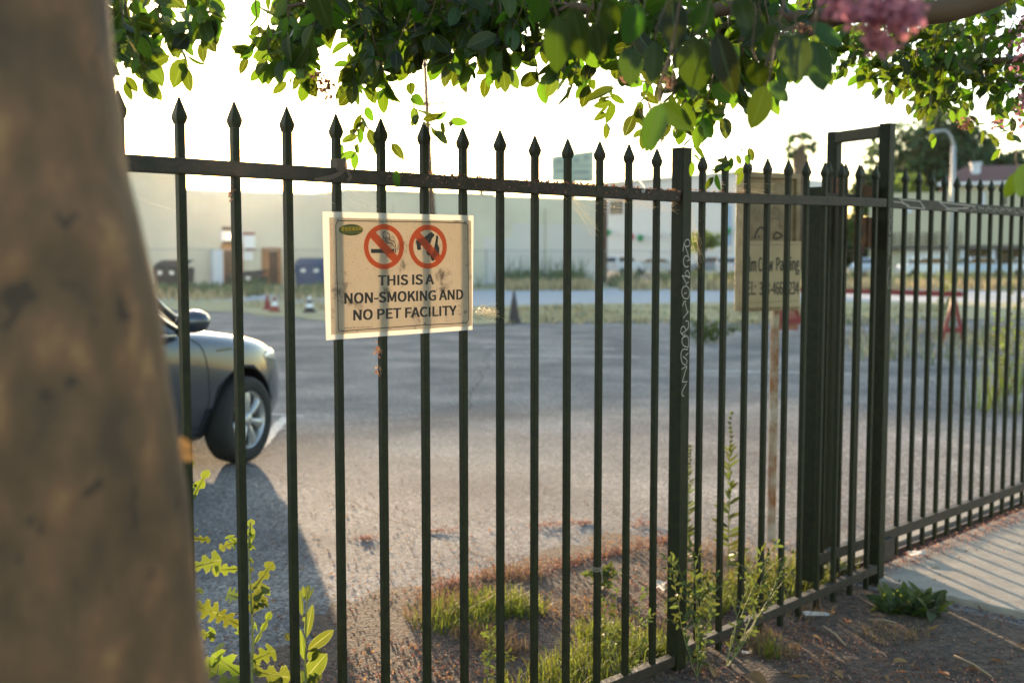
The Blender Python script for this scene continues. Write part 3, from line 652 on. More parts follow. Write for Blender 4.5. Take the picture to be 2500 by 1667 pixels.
class Wl:
    """helper for a wall running from A in direction d; box(u0,u1,z0,z1,depth0,depth1)"""
    def __init__(s, A, B):
        s.A = Vector((A[0], A[1], 0)); B = Vector((B[0], B[1], 0)); s.d = (B-s.A).normalized(); s.L = (B-s.A).length
        s.n = Vector((s.d.y, -s.d.x, 0))
        if s.n.dot(-s.A) < 0: s.n = -s.n
    def u(s, px): # pixel column -> metres along the wall
        r = ray(px, HYP); k = (s.A.x*r.y-s.A.y*r.x)/(s.d.y*r.x-s.d.x*r.y); return k
    def box(s, mb, u0, u1, z0, z1, n0, n1):
        P = lambda u, n, z: s.A+s.d*u+s.n*n+Vector((0, 0, z))
        mb.add([P(u0,n0,z0),P(u1,n0,z0),P(u1,n1,z0),P(u0,n1,z0),P(u0,n0,z1),P(u1,n0,z1),P(u1,n1,z1),P(u0,n1,z1)], [(3,2,1,0),(4,5,6,7),(0,1,5,4),(1,2,6,5),(2,3,7,6),(3,0,4,7)])
    def z(s, px, py):
        r = ray(px, py); k = s.u(px); P = s.A+s.d*k; return EYE+r.z/r.y*P.y
HYP = 600
w1 = Wl((-24.5, 47.5), (5.45, 66.6))
store = empty('warehouse', (w1.A.x, w1.A.y, 0), 'long low pale warehouse wall with two brown doorways across the lot', 'building')
mb = MB(); uL, uM, uR = w1.u(450), w1.u(850), w1.u(1206)
w1.box(mb, 0, uL, 0, 5.6, -20, 0); w1.box(mb, uL, uM, 0, w1.z(620, 466), -19.95, 0); w1.box(mb, uM, uR, 0, w1.z(888, 466)+.0, -19.9, 0); w1.box(mb, uR, w1.L, 0, w1.z(1300, 480), -19.85, 0)
wl = mb.build('wall', M['wall1'], store)
mb = MB(); w1.box(mb, -.2, uL+.1, 5.6, 5.85, -20.1, .35); w1.box(mb, uM, uR, w1.z(888, 466)+.001, w1.z(888, 466)+.10, -19.9, .08); mb.build('coping', M['coping'], store)
for px_ in (700, 960, 1330):
    mb = MB(); P_ = w1.A+w1.d*w1.u(px_)+w1.n*.12; mb.tube([P_, P_+Vector((0, 0, 4.3))], .06, 6); mb.build('downpipe', M['wall1'], store)
mb = MB(); P_ = w1.A+w1.d*w1.u(1242)-w1.n*3; mb.lathe([(.001,4.0),(.14,4.0),(.14,5.6),(.30,5.7),(.34,5.95),(.2,6.15),(.001,6.2)], 12, Matrix.Translation(P_)); mb.build('roof_vent', M['brown'], store, smooth=True)
mb = MB(); w1.box(mb, w1.u(1180), w1.L-.05, .0, 2.6, .0, .02); w1.box(mb, w1.u(1250), w1.L-.05, 2.6, 3.4, .0, .02); mb.build('painted_patch', M['wall1b'], store)
d1 = (w1.u(545), w1.u(582)); zt = w1.z(560, 612)
dr = MB(); w1.box(dr, *d1, .1, zt, .02, .06); do = dr.build('door', M['brown'], store)
f_ = MB(); w1.box(f_, d1[0]-.12, d1[0], .1, zt+.3, .02, .12); w1.box(f_, d1[1], d1[1]+.18, .1, zt+.3, .02, .12); w1.box(f_, d1[0], d1[1], zt, zt+.3, .02, .12); f_.build('door_frame', M['orangewood'], do)
f_ = MB(); w1.box(f_, d1[0]-.15, d1[1]+.1, zt+.45, zt+1.0, .02, .10); f_.build('door_sign', M['palegrey'], store)
f_ = MB(); w1.box(f_, d1[0]-.05, d1[1], zt+.98, zt+1.15, .02, .2); w1.box(f_, d1[0]-.05, d1[1], zt+.31, zt+.46, .02, .15); f_.build('door_canopy', M['brown'], store)
f_ = MB(); w1.box(f_, d1[0]-.75, d1[0]-.14, .15, zt+.05, .3, .36); f_.build('open_door_leaf', M['palegrey'], store)
d2 = (w1.u(654), w1.u(676)); f_ = MB(); w1.box(f_, *d2, .1, w1.z(660, 614), .02, .06); do = f_.build('door', M['brown'], store)
f_ = MB(); zt2 = w1.z(660, 612); w1.box(f_, w1.u(638), d2[0], .1, zt2, .02, .14); w1.box(f_, d2[1], w1.u(684), .1, zt2, .02, .14); w1.box(f_, w1.u(638), w1.u(684), zt2, zt2+.15, .02, .14); f_.build('door_frame', M['orangewood'], do)
f_ = MB(); w1.box(f_, w1.u(594), w1.u(622), w1.z(608, 608), w1.z(608, 573), .02, .05); f_.build('wall_notice', M['white'], store)
f_ = MB(); w1.box(f_, w1.u(592), w1.u(622), w1.z(608, 574), w1.z(608, 568), .05, .07); f_.build('notice_stripe', M['redpaint'], store)
f_ = MB(); w1.box(f_, w1.u(598), w1.u(622), w1.z(608, 612), w1.z(608, 606), .05, .07); f_.build('notice_stripe', M['redpaint'], store)
f_ = MB(); w1.box(f_, w1.u(592), w1.u(616), w1.z(600, 635), w1.z(600, 615), .02, .05); f_.build('wall_notice', M['white'], store)
lm = MB(); P = w1.A+w1.d*w1.u(554)+w1.n*.35+Vector((0, 0, w1.z(554, 577))); lm.lathe([(.001,-.11),(.08,-.08),(.11,0),(.08,.08),(.001,.11)], 12, Matrix.Translation(P)); M['bulb'] = mat('lit_wall_lamp', (1,.8,.5), .5, emis=(1,.66,.28), es=2)
lm.build('wall_lamp', M['bulb'], store, smooth=True)
# dumpsters
def dumpster(px0, px1, yt, Y, m, label, lidm):
    a = at(px0, 690, Y); b = at(px1, 690, Y+1.2); x0, x1 = a.x, b.x; zt = at((px0+px1)/2, yt, Y).z; cx = (x0+x1)/2; W = x1-x0
    e_ = empty('dumpster', (cx, Y+.8, 0), label, 'dumpster', 'dumpsters along the warehouse wall')
    mb = MB(); vs = []
    for z_, k in ((.15, .94), (zt-.25, 1.0)):
        vs += [(cx-W/2*k, Y+.8*(1-k), z_), (cx+W/2*k, Y+.8*(1-k), z_), (cx+W/2*k, Y+1.7, z_), (cx-W/2*k, Y+1.7, z_)]
    mb.add(vs, [(3,2,1,0),(4,5,6,7),(0,1,5,4),(1,2,6,5),(2,3,7,6),(3,0,4,7)])
    for s_ in (-1, 1): mb.box((cx+s_*(W/2+.05), Y+.7, zt*.6), (.12, .9, .16))
    for i in range(5): mb.box((cx-W/2+W*(i+.5)/5, Y-.0, zt*.42), (.07, .05, zt*.5))
    mb.build('bin_body', m, e_)
    mb = MB(); n = 8; rows = []
    for i in range(n+1):
        t = i/n; rows.append([(cx-W/2-.03+(W+.06)*t, Y-.04, zt-.24), (cx-W/2-.03+(W+.06)*t, Y+.8, zt-.05+rnd.uniform(0, .05)), (cx-W/2-.03+(W+.06)*t, Y+1.74, zt+.1)])
    mb.grid(rows); mb.build('lid', lidm, e_)
    for k in (.25, .62): mb = MB(); mb.box((cx+W*(k-.5), Y-.02, zt*.62), (W*.13, .03, .16)); mb.build('sticker', M['white'], e_)
    mb = MB()
    for sx in (-1, 1): mb.lathe([(.001,-.05),(.09,-.05),(.09,.05),(.001,.05)], 12, Matrix.Translation((cx+sx*W*.4, Y+.2, .09))@Matrix.Rotation(R(90), 4, 'Y'))
    mb.build('castor', M['black'], e_)
M['dbrown'] = mat('dumpster_brown', (.06,.045,.045), .7, noise=.7, nscale=3); M['dgreen'] = mat('dumpster_green', (.05,.075,.04), .7, noise=.7, nscale=3); M['dblue'] = mat('dumpster_blue', (.03,.07,.20), .6, noise=.7, nscale=3)
dumpster(372, 468, 640, 50.5, M['dbrown'], 'dark brown dumpster with white stickers at the far left of the wall', M['dbrown'])
dumpster(557, 650, 664, 53.5, M['dgreen'], 'low dark green dumpster between the two doorways', M['dbrown'])
dumpster(719, 815, 635, 54.5, M['dblue'], 'blue dumpster standing right of the second doorway', M['dblue'])
# pole
def vpole(name, px, py0, py1, Y, r0, r1, m, label, cat, lean=0.0):
    b = at(px, 700, Y); zt = at(px, py0, Y).z; e_ = empty(name, (b.x, Y, 0), label, cat)
    mb = MB(); mb.tube([(b.x, Y, -.2), (b.x-lean, Y, zt)], [r0, r1], 10); mb.build('pole', m, e_, smooth=True); return e_, b.x, zt
up, ux_, uz = vpole('utility_pole', 1065, 140, 700, 45, .17, .10, M['wood'], 'tall dark wooden utility pole with crossarms rising behind the notice', 'utility pole', .42)
mb = MB()
for (py, x0, x1) in ((160, 1008, 1072), (256, 1003, 1098)):
    mb = MB()
    P = at((x0+x1)/2, py, 45); q = at(x0, py+3, 45); r_ = at(x1, py-6, 45); mb.box((P.x, 44.85, P.z), ((r_.x-q.x), .1, .12), Matrix.Rotation(R(-4), 3, 'Y')); mb.build('crossarm', M['wood'], up)
mb = MB()
for py, dx in ((330, -28), (385, 18), (392, -42), (250, 28), (252, -20)):
    P = at(1052+dx, py, 44.9); mb.lathe([(.001,-.09),(.07,-.06),(.05,.06),(.001,.09)], 8, Matrix.Translation(P)); mb.box(P+Vector((-dx*.006, .05, 0)), (abs(dx)*.014, .05, .05))
mb.build('insulator', M['wood'], up)
vp2, _, _ = vpole('building_corner_post', 1474, 486, 690, 64.5, .20, .20, M['brown'], 'dark brown downpipe post at the right end of the warehouse wall', 'post')
# billboard
bl_ = at(1346, 445, 92); br_ = at(1450, 445, 88); 
bb = empty('billboard', ((bl_.x+br_.x)/2, 90, 0), 'pale green billboard on a post above the warehouse roof', 'billboard')
M['bill'] = mat('billboard_face', (.30,.42,.38), .7, noise=.5, nscale=.6, base2=(.24,.36,.33)); M['billink'] = mat('billboard_ink', (.13,.2,.24), .7)
def bbp(s_, px, py):
    Y = 92-4*s_; return at(px, py, Y)
TLb, TRb, BRb, BLb = bbp(0,1346,382), bbp(1,1450,367), bbp(1,1450,445), bbp(0,1346,443)
mb = MB(); off = Vector((0, .35, 0)); vs = [TLb, TRb, BRb, BLb]; mb.add(vs+[v+off for v in vs], [(0,1,2,3),(7,6,5,4),(0,4,5,1),(1,5,6,2),(2,6,7,3),(3,7,4,0)]); pnl = mb.build('panel', M['bill'], bb)
mb = MB(); fb = lambda u, v: TLb.lerp(TRb, u).lerp(BLb.lerp(BRb, u), 1-v)-Vector((0, .03, 0))
ribbon(mb, [(0,.60),(1,.52)], .03, fb); ribbon(mb, [(.3,.22),(1,.17)], .03, fb)
for (a_, b_, c_, d_) in ((.52,.68,.16,.2),(.76,.74,.14,.2),(.08,.70,.2,.18),(.5,.30,.4,.1),(.1,.38,.3,.07),(.5,.06,.4,.06)):
    for k in range(3): ribbon(mb, [(a_, b_+d_*k/3), (a_+c_, b_+d_*k/3-.01)], .028, fb)
    ribbon(mb, [(a_+c_/2, b_-.02), (a_+c_/2, b_+d_*.8)], .02, fb)
mb.build('faded_lettering', M['billink'], pnl)
mb = MB(); cxb = (bl_.x+br_.x)/2; mb.tube([(cxb, 90.6, 0), (cxb, 90.6, BRb.z+1)], .3, 10); mb.box((cxb, 90.45, BRb.z-.25), (3.6, .3, .2)); mb.build('support_post', M['darksteel'], bb)
# white building at the right
w2 = Wl((9.6, 121), (21.2, 104.5)); w3 = Wl((21.2, 104.5), (31.8, 113))
wb2 = empty('white_building', (21.2, 104.5, 0), 'large white stuccoed building behind the parked cars with a string of coloured pennants', 'building')
zc = at(1795, 426, 104.5).z
mb = MB(); A_ = w2.A; B_2 = Vector((21.2,104.5,0)); C_ = Vector((31.8,113,0)); D_ = A_+Vector((10.6, 12, 0))
q = [A_, B_2, C_, D_]; mb.add(q+[v+Vector((0, 0, zc)) for v in q], [(4,5,6,7)]+[(i, (i+1) % 4, 4+(i+1) % 4, 4+i) for i in range(4)]); mb.build('wall', M['wall2'], wb2)
mb = MB(); w2.box(mb, w2.u(1490), w2.u(1520), w2.z(1505, 522), w2.z(1505, 490), .02, .15); mb.build('window', M['dkwin'], wb2)
mb = MB(); w2.box(mb, w2.u(1480)-.3, w2.L+.2, zc, zc+.35, -.3, .2); mb.build('coping', M['coping'], wb2)
mb = MB(); w2.box(mb, w2.u(1770)-.2, w2.u(1785), w2.z(1780, 600), w2.z(1780, 500), .02, .08); mb.build('blue_banner', mat('pale_blue', (.30,.42,.60), .7), wb2)
pen = empty('pennant_string', (w2.A.x, w2.A.y, 5), 'string of red, green and yellow pennants hung along the white wall', 'bunting')
PM = [mat('pennant_green', (.03,.25,.10), .6), mat('pennant_red', (.5,.04,.05), .6), mat('pennant_green', (.03,.25,.10), .6), mat('pennant_yellow', (.6,.42,.04), .6)]
pts = [(1500,569),(1556,579),(1579,582),(1619,575),(1662,575),(1732,572),(1792,565)]; mb = MB(); L3 = []
for i, p in enumerate(pts):
    k = w2.u(p[0]); P = w2.A+w2.d*k+w2.n*.9+Vector((0, 0, w2.z(*p))); L3.append(P+Vector((0, 0, .4)))
    f_ = MB(); f_.lathe([(.001,-.42),(.22,-.26),(.38,.05),(.30,.30),(.001,.40)], 8, Matrix.Translation(P)); f_.build('pennant', PM[i % 4], pen, smooth=True)
mb.tube(L3, .03, 4); mb.build('string', M['white'], pen)
# distant cars
def far_car(px0, px1, ybot, m, label, Y, h=1.5, suv=False, face=1):
    a = at(px0, 670, Y); b = at(px1, 670, Y); L = 4.5 if (b.x-a.x) > 3.2 else 4.5; cx = (a.x+b.x)/2; ang = 0 if (b.x-a.x) > 3.2 else R(55)
    e_ = empty('parked_car', (cx, Y, 0), label, 'car', 'cars parked along the far side of the lot')
    Mx = Matrix.Translation((cx, Y, 0))@Matrix.Rotation(ang, 4, 'Z')@Matrix.Diagonal((face, 1, 1, 1))
    prof = [(-2.2,.35),(-2.25,.75),(-2.1,.95),(-1.55,1.0),(-1.0,h*.97),(.6,h),(1.25,1.02),(2.0,.88),(2.25,.65),(2.2,.35)] if not suv else [(-2.2,.4),(-2.3,.9),(-2.25,1.1),(-2.0,h*.98),(.3,h),(1.0,1.12),(2.0,1.02),(2.3,.75),(2.25,.4)]
    mb = MB(); rows = [[Mx@Vector((x, y*(1 if z < 1.03 else .82), z)) for x, z in prof] for y in (-.85, -.7, .7, .85)]
    rows[0] = [Mx@Vector((x, -.78 if z > 1.03 else -.86, z*.99)) for x, z in prof]; rows[3] = [Mx@Vector((x, .78 if z > 1.03 else .86, z*.99)) for x, z in prof]
    mb.grid(rows); n = len(prof)
    mb.add(rows[0], [tuple(range(n))]); mb.add(rows[3], [tuple(range(n-1, -1, -1))]); mb.build('body', m, e_)
    g = MB()
    for s_ in (-1, 1):
        q = [(-1.35,1.03),(-.92,h*.93),(.5,h*.95),(1.05,1.05)] if not suv else [(-2.0,1.14),(-1.85,h*.93),(.2,h*.94),(.8,1.16)]
        g.add([Mx@Vector((x, s_*.865, z)) for x, z in q], [(0,1,2,3)])
    q = [(prof[5][0]+.06, h*.95), (prof[6][0]-.0, 1.06)] if not suv else [(.36,h*.94),(1.0,1.16)]
    g.add([Mx@Vector((q[0][0]+.04,-.65,q[0][1])), Mx@Vector((q[0][0]+.04,.65,q[0][1])), Mx@Vector((q[1][0]+.04,.72,q[1][1])), Mx@Vector((q[1][0]+.04,-.72,q[1][1]))], [(0,1,2,3)])
    q = (-1.52, -1.05) if not suv else (-2.29, -2.06)
    g.add([Mx@Vector((q[1]-.03,-.65,h*.92)), Mx@Vector((q[1]-.03,.65,h*.92)), Mx@Vector((q[0]-.03,.72,1.1)), Mx@Vector((q[0]-.03,-.72,1.1))], [(0,1,2,3)])
    g.build('window_glass', M['glass'], e_)
    for sx in (-1.4, 1.4):
        for s_ in (-1, 1):
            t = MB(); t.lathe([(.001,-.11),(.33,-.11),(.33,.11),(.001,.11)], 16, Mx@Matrix.Translation((sx, s_*.80, .33))@Matrix.Rotation(R(90), 4, 'X')); t.build('wheel', M['rubber'], e_)
    t = MB(); t.box(Mx@Vector((-2.27, .6, .85)), (.12, .12, .12)); t.box(Mx@Vector((-2.27, -.6, .85)), (.12, .12, .12)); t.build('tail_light', M['redpaint'], e_)
CP = [mat('white_car_paint', (.62,.64,.68), .3, coat=.5), mat('slate_car_paint', (.14,.19,.24), .3, coat=.5), mat('silver_car_paint', (.40,.43,.46), .3, coat=.5), mat('pale_blue_car_paint', (.36,.46,.58), .3, coat=.5)]
far_car(1488, 1548, 670, CP[0], 'white pickup-like car seen end-on beside the warehouse corner', 92, 1.6, True)
far_car(1556, 1650, 670, CP[2], 'pale silver car half hidden by tall weeds in front of the white building', 96, 1.42)
far_car(1690, 1785, 672, CP[1], 'slate blue-grey car parked beneath the small tree', 93, 1.55, face=-1)
far_car(1757, 1850, 676, CP[0], 'white estate car partly behind the film parking sign', 84, 1.55, True)
far_car(2075, 2170, 676, CP[2], 'pale silver car glimpsed between the gate posts', 86, 1.45, face=-1)
far_car(2210, 2330, 678, CP[0], 'white hatchback parked before the house garage', 80, 1.5)
far_car(2320, 2440, 678, CP[3], 'pale blue car parked right of the white hatchback', 82, 1.5, face=-1)
far_car(2462, 2580, 676, CP[0], 'white car at the right edge beside the carport', 84, 1.5)
# house at right
hs = empty('house', (36, 95, 0), 'cream two storey house with dark red roof and white garage door', 'house')
M['cream'] = mat('cream_stucco', (.50,.46,.34), .9, noise=.4, nscale=.6, base2=(.44,.40,.29)); M['roof'] = mat('dark_red_shingle', (.16,.07,.06), .9, noise=.6, nscale=2, bump=.4, bscale=10)
wh = Wl((at(2120, 600, 96).x, 96), (at(2780, 600, 88).x, 88))
ZE = wh.z(2350, 446); ZF = wh.z(2250, 600)
mb = MB(); wh.box(mb, wh.u(2300), wh.L, ZF, ZE, -10, 0); wh.box(mb, 0, wh.u(2300), ZF, wh.z(2250, 470), -2.5, 0.0); wh.box(mb, 0, wh.u(2345), 0, ZF, -2.5, -.5); mb.build('wall', M['cream'], hs)
mb = MB(); u0, u1 = wh.u(2285), wh.L+.5; up_ = wh.u(2440); P = lambda u, n, z: wh.A+wh.d*u+wh.n*n+Vector((0, 0, z))
zr = ZE+1.7
mb.add([P(u0,.6,ZE),P(u1,.6,ZE+.0),P(u1,-5,zr),P(u0+2,-5,zr),P(u0,-10.6,ZE),P(u1,-10.6,ZE),P(u0,.6,ZE-.25),P(u1,.6,ZE-.25),P(u0,-10.6,ZE-.25),P(u1,-10.6,ZE-.25)], [(0,1,2,3),(3,2,5,4),(0,3,4),(6,7,1,0),(8,6,0,4),(6,8,9,7)])
rf = mb.build('roof', M['roof'], hs)
mb = MB(); wh.box(mb, u0, u1, ZE-.24, ZE-.02, .61, .66); mb.build('fascia', M['white'], rf)
mb = MB(); c = P(wh.u(2376), -2.5, wh.z(2376, 415)); mb.lathe([(.001,-1.2),(.38,-1.2),(.38,.6),(.5,.62),(.5,.8),(.001,.8)], 12, Matrix.Translation(c)); mb.build('chimney', M['palegrey'], rf)
mb = MB(); wh.box(mb, wh.u(2200), wh.u(2335), .1, wh.z(2260, 594), -.49, -.42); mb.build('garage_door', M['white'], hs)
mb = MB(); wh.box(mb, 0, wh.L, ZF-.3, ZF+.05, -.3, .4); mb.build('balcony_edge', M['dkwin'], hs)
for (x0, x1, y0, y1) in ((2385,2402,470,505),(2440,2455,470,500),(2210,2225,500,520)):
    f_ = MB(); wh.box(f_, wh.u(x0), wh.u(x1), wh.z(x0, y1), wh.z(x0, y0), .01, .08); f_.build('window', M['palegrey'] if x0 < 2400 else M['dkwin'], hs)
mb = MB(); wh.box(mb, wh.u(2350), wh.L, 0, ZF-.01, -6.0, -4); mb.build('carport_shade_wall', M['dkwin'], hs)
for x0 in (2345, 2420, 2500, 2580):
    f_ = MB(); wh.box(f_, wh.u(x0), wh.u(x0)+.35, 0, ZF-.3, -.3, .05); f_.build('carport_column', M['palegrey'], hs)
# balcony rail lines
mb = MB()
for k in range(3): wh.box(mb, 0, wh.u(2345), ZF+.3+k*.35, ZF+.36+k*.35, .3, .36)
for k in range(12): 
    uu = wh.u(2345)*k/11; wh.box(mb, uu, uu+.07, ZF, ZF+1.1, .28, .34)
mb.build('balcony_rail', M['darksteel'], hs)
# street lamp
sx = at(2323, 600, 70); sz = at(2318, 355, 70).z; hx = at(2282, 322, 70)
sl_ = empty('street_lamp', (sx.x, 70, 0), 'pale grey curved-arm street lamp in front of the big dark trees', 'street lamp')
M['lampgrey'] = mat('lamp_post_grey', (.32,.34,.36), .5)
mb = MB(); mb.tube([(sx.x, 70, 0), (sx.x, 70, sz*.6), (sx.x-.05, 70, sz)], [.20, .17, .13], 10); mb.build('pole', M['lampgrey'], sl_, smooth=True)
mb = MB(); mb.tube(smooth_pts([(sx.x-.05, 70, sz), (sx.x-.25, 70, sz+.55), (sx.x-.6, 70, sz+.9), (hx.x+.1, 70, hx.z+.02)], 5), .08, 8); mb.build('arm', M['lampgrey'], sl_, smooth=True)
mb = MB(); mb.lathe([(.001,-.35),(.12,-.25),(.16,0),(.12,.25),(.001,.35)], 10, Matrix.Translation(hx)@Matrix.Rotation(R(80), 4, 'Y')@Matrix.Diagonal((.7, 1, 1, 1))); mb.build('lamp_head', M['lampgrey'], sl_, smooth=True)
# red barricade, cones, pylon
rb = gz(2325, 848); lb = gz(1925, 820)
bar_ = empty('barricade', ((rb.x+lb.x)/2, (rb.y+lb.y)/2, 0), 'long red barricade rail on two A-frame trestles in the gravel lot', 'barricade')
zt = at(2325, 718, rb.y).z; dd = Vector((rb.x-lb.x, rb.y-lb.y, 0)); mb = MB(); c = Vector(((rb.x+lb.x)/2, (rb.y+lb.y)/2, zt)); mb.box(c, (dd.length+.3, .05, .09), dd.to_track_quat('X', 'Z').to_matrix()); mb.build('rail', M['redpaint'], bar_)
M['woodred'] = mat('faded_red_board', (.22,.05,.04), .8, noise=1, nscale=9, base2=(.34,.16,.10))
for q, wd in ((rb, .24), (lb, .36)):
    mb = MB()
    for s_ in (-1, 1): mb.tube([(q.x+s_*wd, q.y+s_*.08, 0), (q.x, q.y, zt-.03)], .035, 4)
    mb.box((q.x, q.y-.03, zt*.33), (wd*1.3, .04, .09)); tro = mb.build('trestle', M['redpaint'], bar_)
    if q is lb: mb = MB(); mb.box((q.x, q.y+.05, zt*.42), (wd*1.1, .03, zt*.6)); mb.build('board', M['woodred'], bar_)
def cone(px, py, h, r, mats, label, n=18):
    q = gz(px, py); e_ = empty('traffic_cone', (q.x, q.y, 0), label, 'traffic cone')
    k = len(mats)
    mb = MB(); mb.box((q.x, q.y, .04), (r*2.3, r*2.3, .035)); mb.build('base', mats[0], e_)
    for i in range(k):
        z0 = .05+(h-.05)*i/k; z1 = .05+(h-.05)*(i+1)/k; ra = r*(1-.85*i/k); rb_ = r*(1-.85*(i+1)/k)
        mb = MB(); mb.lathe([(ra, z0), (rb_, z1)]+([(0.001, z1+.002)] if i == k-1 else []), n, Matrix.Translation((q.x, q.y, 0))); mb.build('cone_band', mats[i], e_, smooth=True)
M['orange'] = mat('cone_orange', (.26,.06,.04), .7); M['dkcone'] = mat('dirty_dark_cone', (.07,.05,.05), .8, noise=.6, nscale=9)
cone(1255, 788, .73, .135, [M['dkcone'], M['dkcone']], 'tall slim dark cone standing in the dry grass right of the notice')
cone(671, 762, .42, .13, [M['orange'], M['white'], M['orange']], 'orange and white cone standing in the dry grass behind the car')
cone(653, 757, .44, .10, [M['redpaint'], M['redpaint']], 'plain red cone just left of the orange and white one')
cone(756, 764, .46, .14, [M['dkcone'], M['white'], M['dkcone'], M['white']], 'dark cone with dirty white bands next to the notice')
# chain link fence in front of the warehouse
M['wire'] = mat('galvanised_wire', (.30,.31,.32), .5, metal=.6)
cl = empty('chain_link_fence', (-8, 50, 0), 'grey chain link fence running in front of the warehouse', 'fence')
wc = Wl((-22, 43.5), (12.5, 63)); mb = MB(); k = 0
Pc = lambda u, z: wc.A+wc.d*u+Vector((0, 0, z))
while k < wc.L: 
    f_ = MB(); f_.tube([Pc(k, 0), Pc(k, 1.9)], .035, 6); f_.build('fence_post', M['wire'], cl); k += 3.4
f_ = MB(); f_.tube([Pc(0, 1.83), Pc(wc.L, 1.83)], .02, 5); f_.build('top_rail', M['wire'], cl)
f_ = MB(); H_ = 1.8; u = -H_
while u < wc.L:
    a_, b_ = max(u, 0), min(u+H_, wc.L)
    if b_ > a_:
        f_.tube([Pc(a_, a_-u), Pc(b_, b_-u)], .004, 3, False); f_.tube([Pc(a_, H_-(a_-u)), Pc(b_, H_-(b_-u))], .004, 3, False)
    u += .20
f_.build('mesh', M['wire'], cl)
# overhead wires
for i, (y0, y1) in enumerate(((285, 318), (292, 326), (300, 360))):
    a = at(1850, y0, 120); b = at(2620, y1+20, 100); pts = []
    for k in range(17):
        t = k/16; p = a.lerp(b, t); p.z -= 3*t*(1-t); pts.append(p)
    mb = MB(); mb.tube([pts[0]+Vector((-30, 8, 2))]+pts, .018, 4); tag(mb.build('overhead_wire', M['black']), ('topmost', 'middle', 'lowest')[i]+' of the thin overhead wires crossing the sky at the right', 'cable', 'overhead wires at the right')
# ------------------------------------------------------------------ plant helpers
def leaf(mb, base, d, nrm, L, W, curl=.25, fold=.25, ns=6, tip=1.0, wave=0.0):
    d = d.normalized(); sdir = d.cross(nrm); 
    if sdir.length < 1e-4: sdir = d.orthogonal()
    sdir.normalize(); up = sdir.cross(d).normalized(); rows = []; uvs = []
    for i in range(ns+1):
        t = i/ns; wv = (math.sin(math.pi*t**1.0)**.62 if 0 < t < 1 else 0)*W/2*(1-.25*t*tip)+.0004
        c = base+d*(L*t)-up*(curl*L*t*t*.5); r_ = []; q = []
        for u in (-1, -.5, 0, .5, 1):
            r_.append(c+sdir*(wv*u)+up*(abs(u)*fold*wv+wave*wv*math.sin(t*9+u*3))); q.append((u, t))
        rows.append(r_); uvs.append(q)
    mb.grid(rows, uvs)
def rvec(r_): return Vector((r_.gauss(0,1), r_.gauss(0,1), r_.gauss(0,1))).normalized()
def twig(bm_, lm_, a, b, r_, leafL, gapd, sag=.04, rad=.0022, asp=.52, ndir=None, start=.15, jl=.3):
    L = (b-a).length; m = (a+b)/2+rvec(r_)*L*.12+Vector((0, 0, -sag)); n = max(4, int(L/.03)); pts = []
    for i in range(n+1):
        t = i/n; pts.append(a*(1-t)**2+m*2*t*(1-t)+b*t*t+(rvec(r_)*.0025 if 0 < i < n else Vector()))
    bm_.tube(pts, [rad*(1-.75*i/n) for i in range(n+1)], 4, False)
    s_ = L*start; side = r_.choice((-1, 1))
    while s_ < L:
        t = s_/L; k = min(int(t*n), n-1); p = pts[k].lerp(pts[k+1], t*n-k); d = (pts[k+1]-pts[k]).normalized()
        q = d.cross(rvec(r_)).normalized()*side; ld = (d*.6+q*.85+Vector((0, 0, -.15))+rvec(r_)*.45).normalized()
        nn = (Vector((0, -.6, .3))+rvec(r_)*.9).normalized() if ndir is None else (ndir+rvec(r_)*.5)
        l_ = leafL*r_.uniform(1-jl, 1+jl); leaf(lm_, p, ld, nn, l_, l_*asp*r_.uniform(.85, 1.15), r_.uniform(.0, .5), r_.uniform(.05, .45))
        side = -side; s_ += gapd*r_.uniform(.6, 1.4)
    leaf(lm_, pts[-1], (pts[-1]-pts[-2]).normalized()+Vector((0, 0, -.3)), Vector((0, -1, .3))+rvec(r_)*.5, leafL, leafL*asp, .2, .2)
    return pts
M['leaf'] = mat('crape_myrtle_leaf', (.014,.028,.005), .38, trans=(.13,.235,.008), transmix=.45, island=.65, vein=(.20,.30,.03), spec=.35)
M['twig'] = mat('twig_bark', (.10,.06,.035), .85)
M['bark'] = None
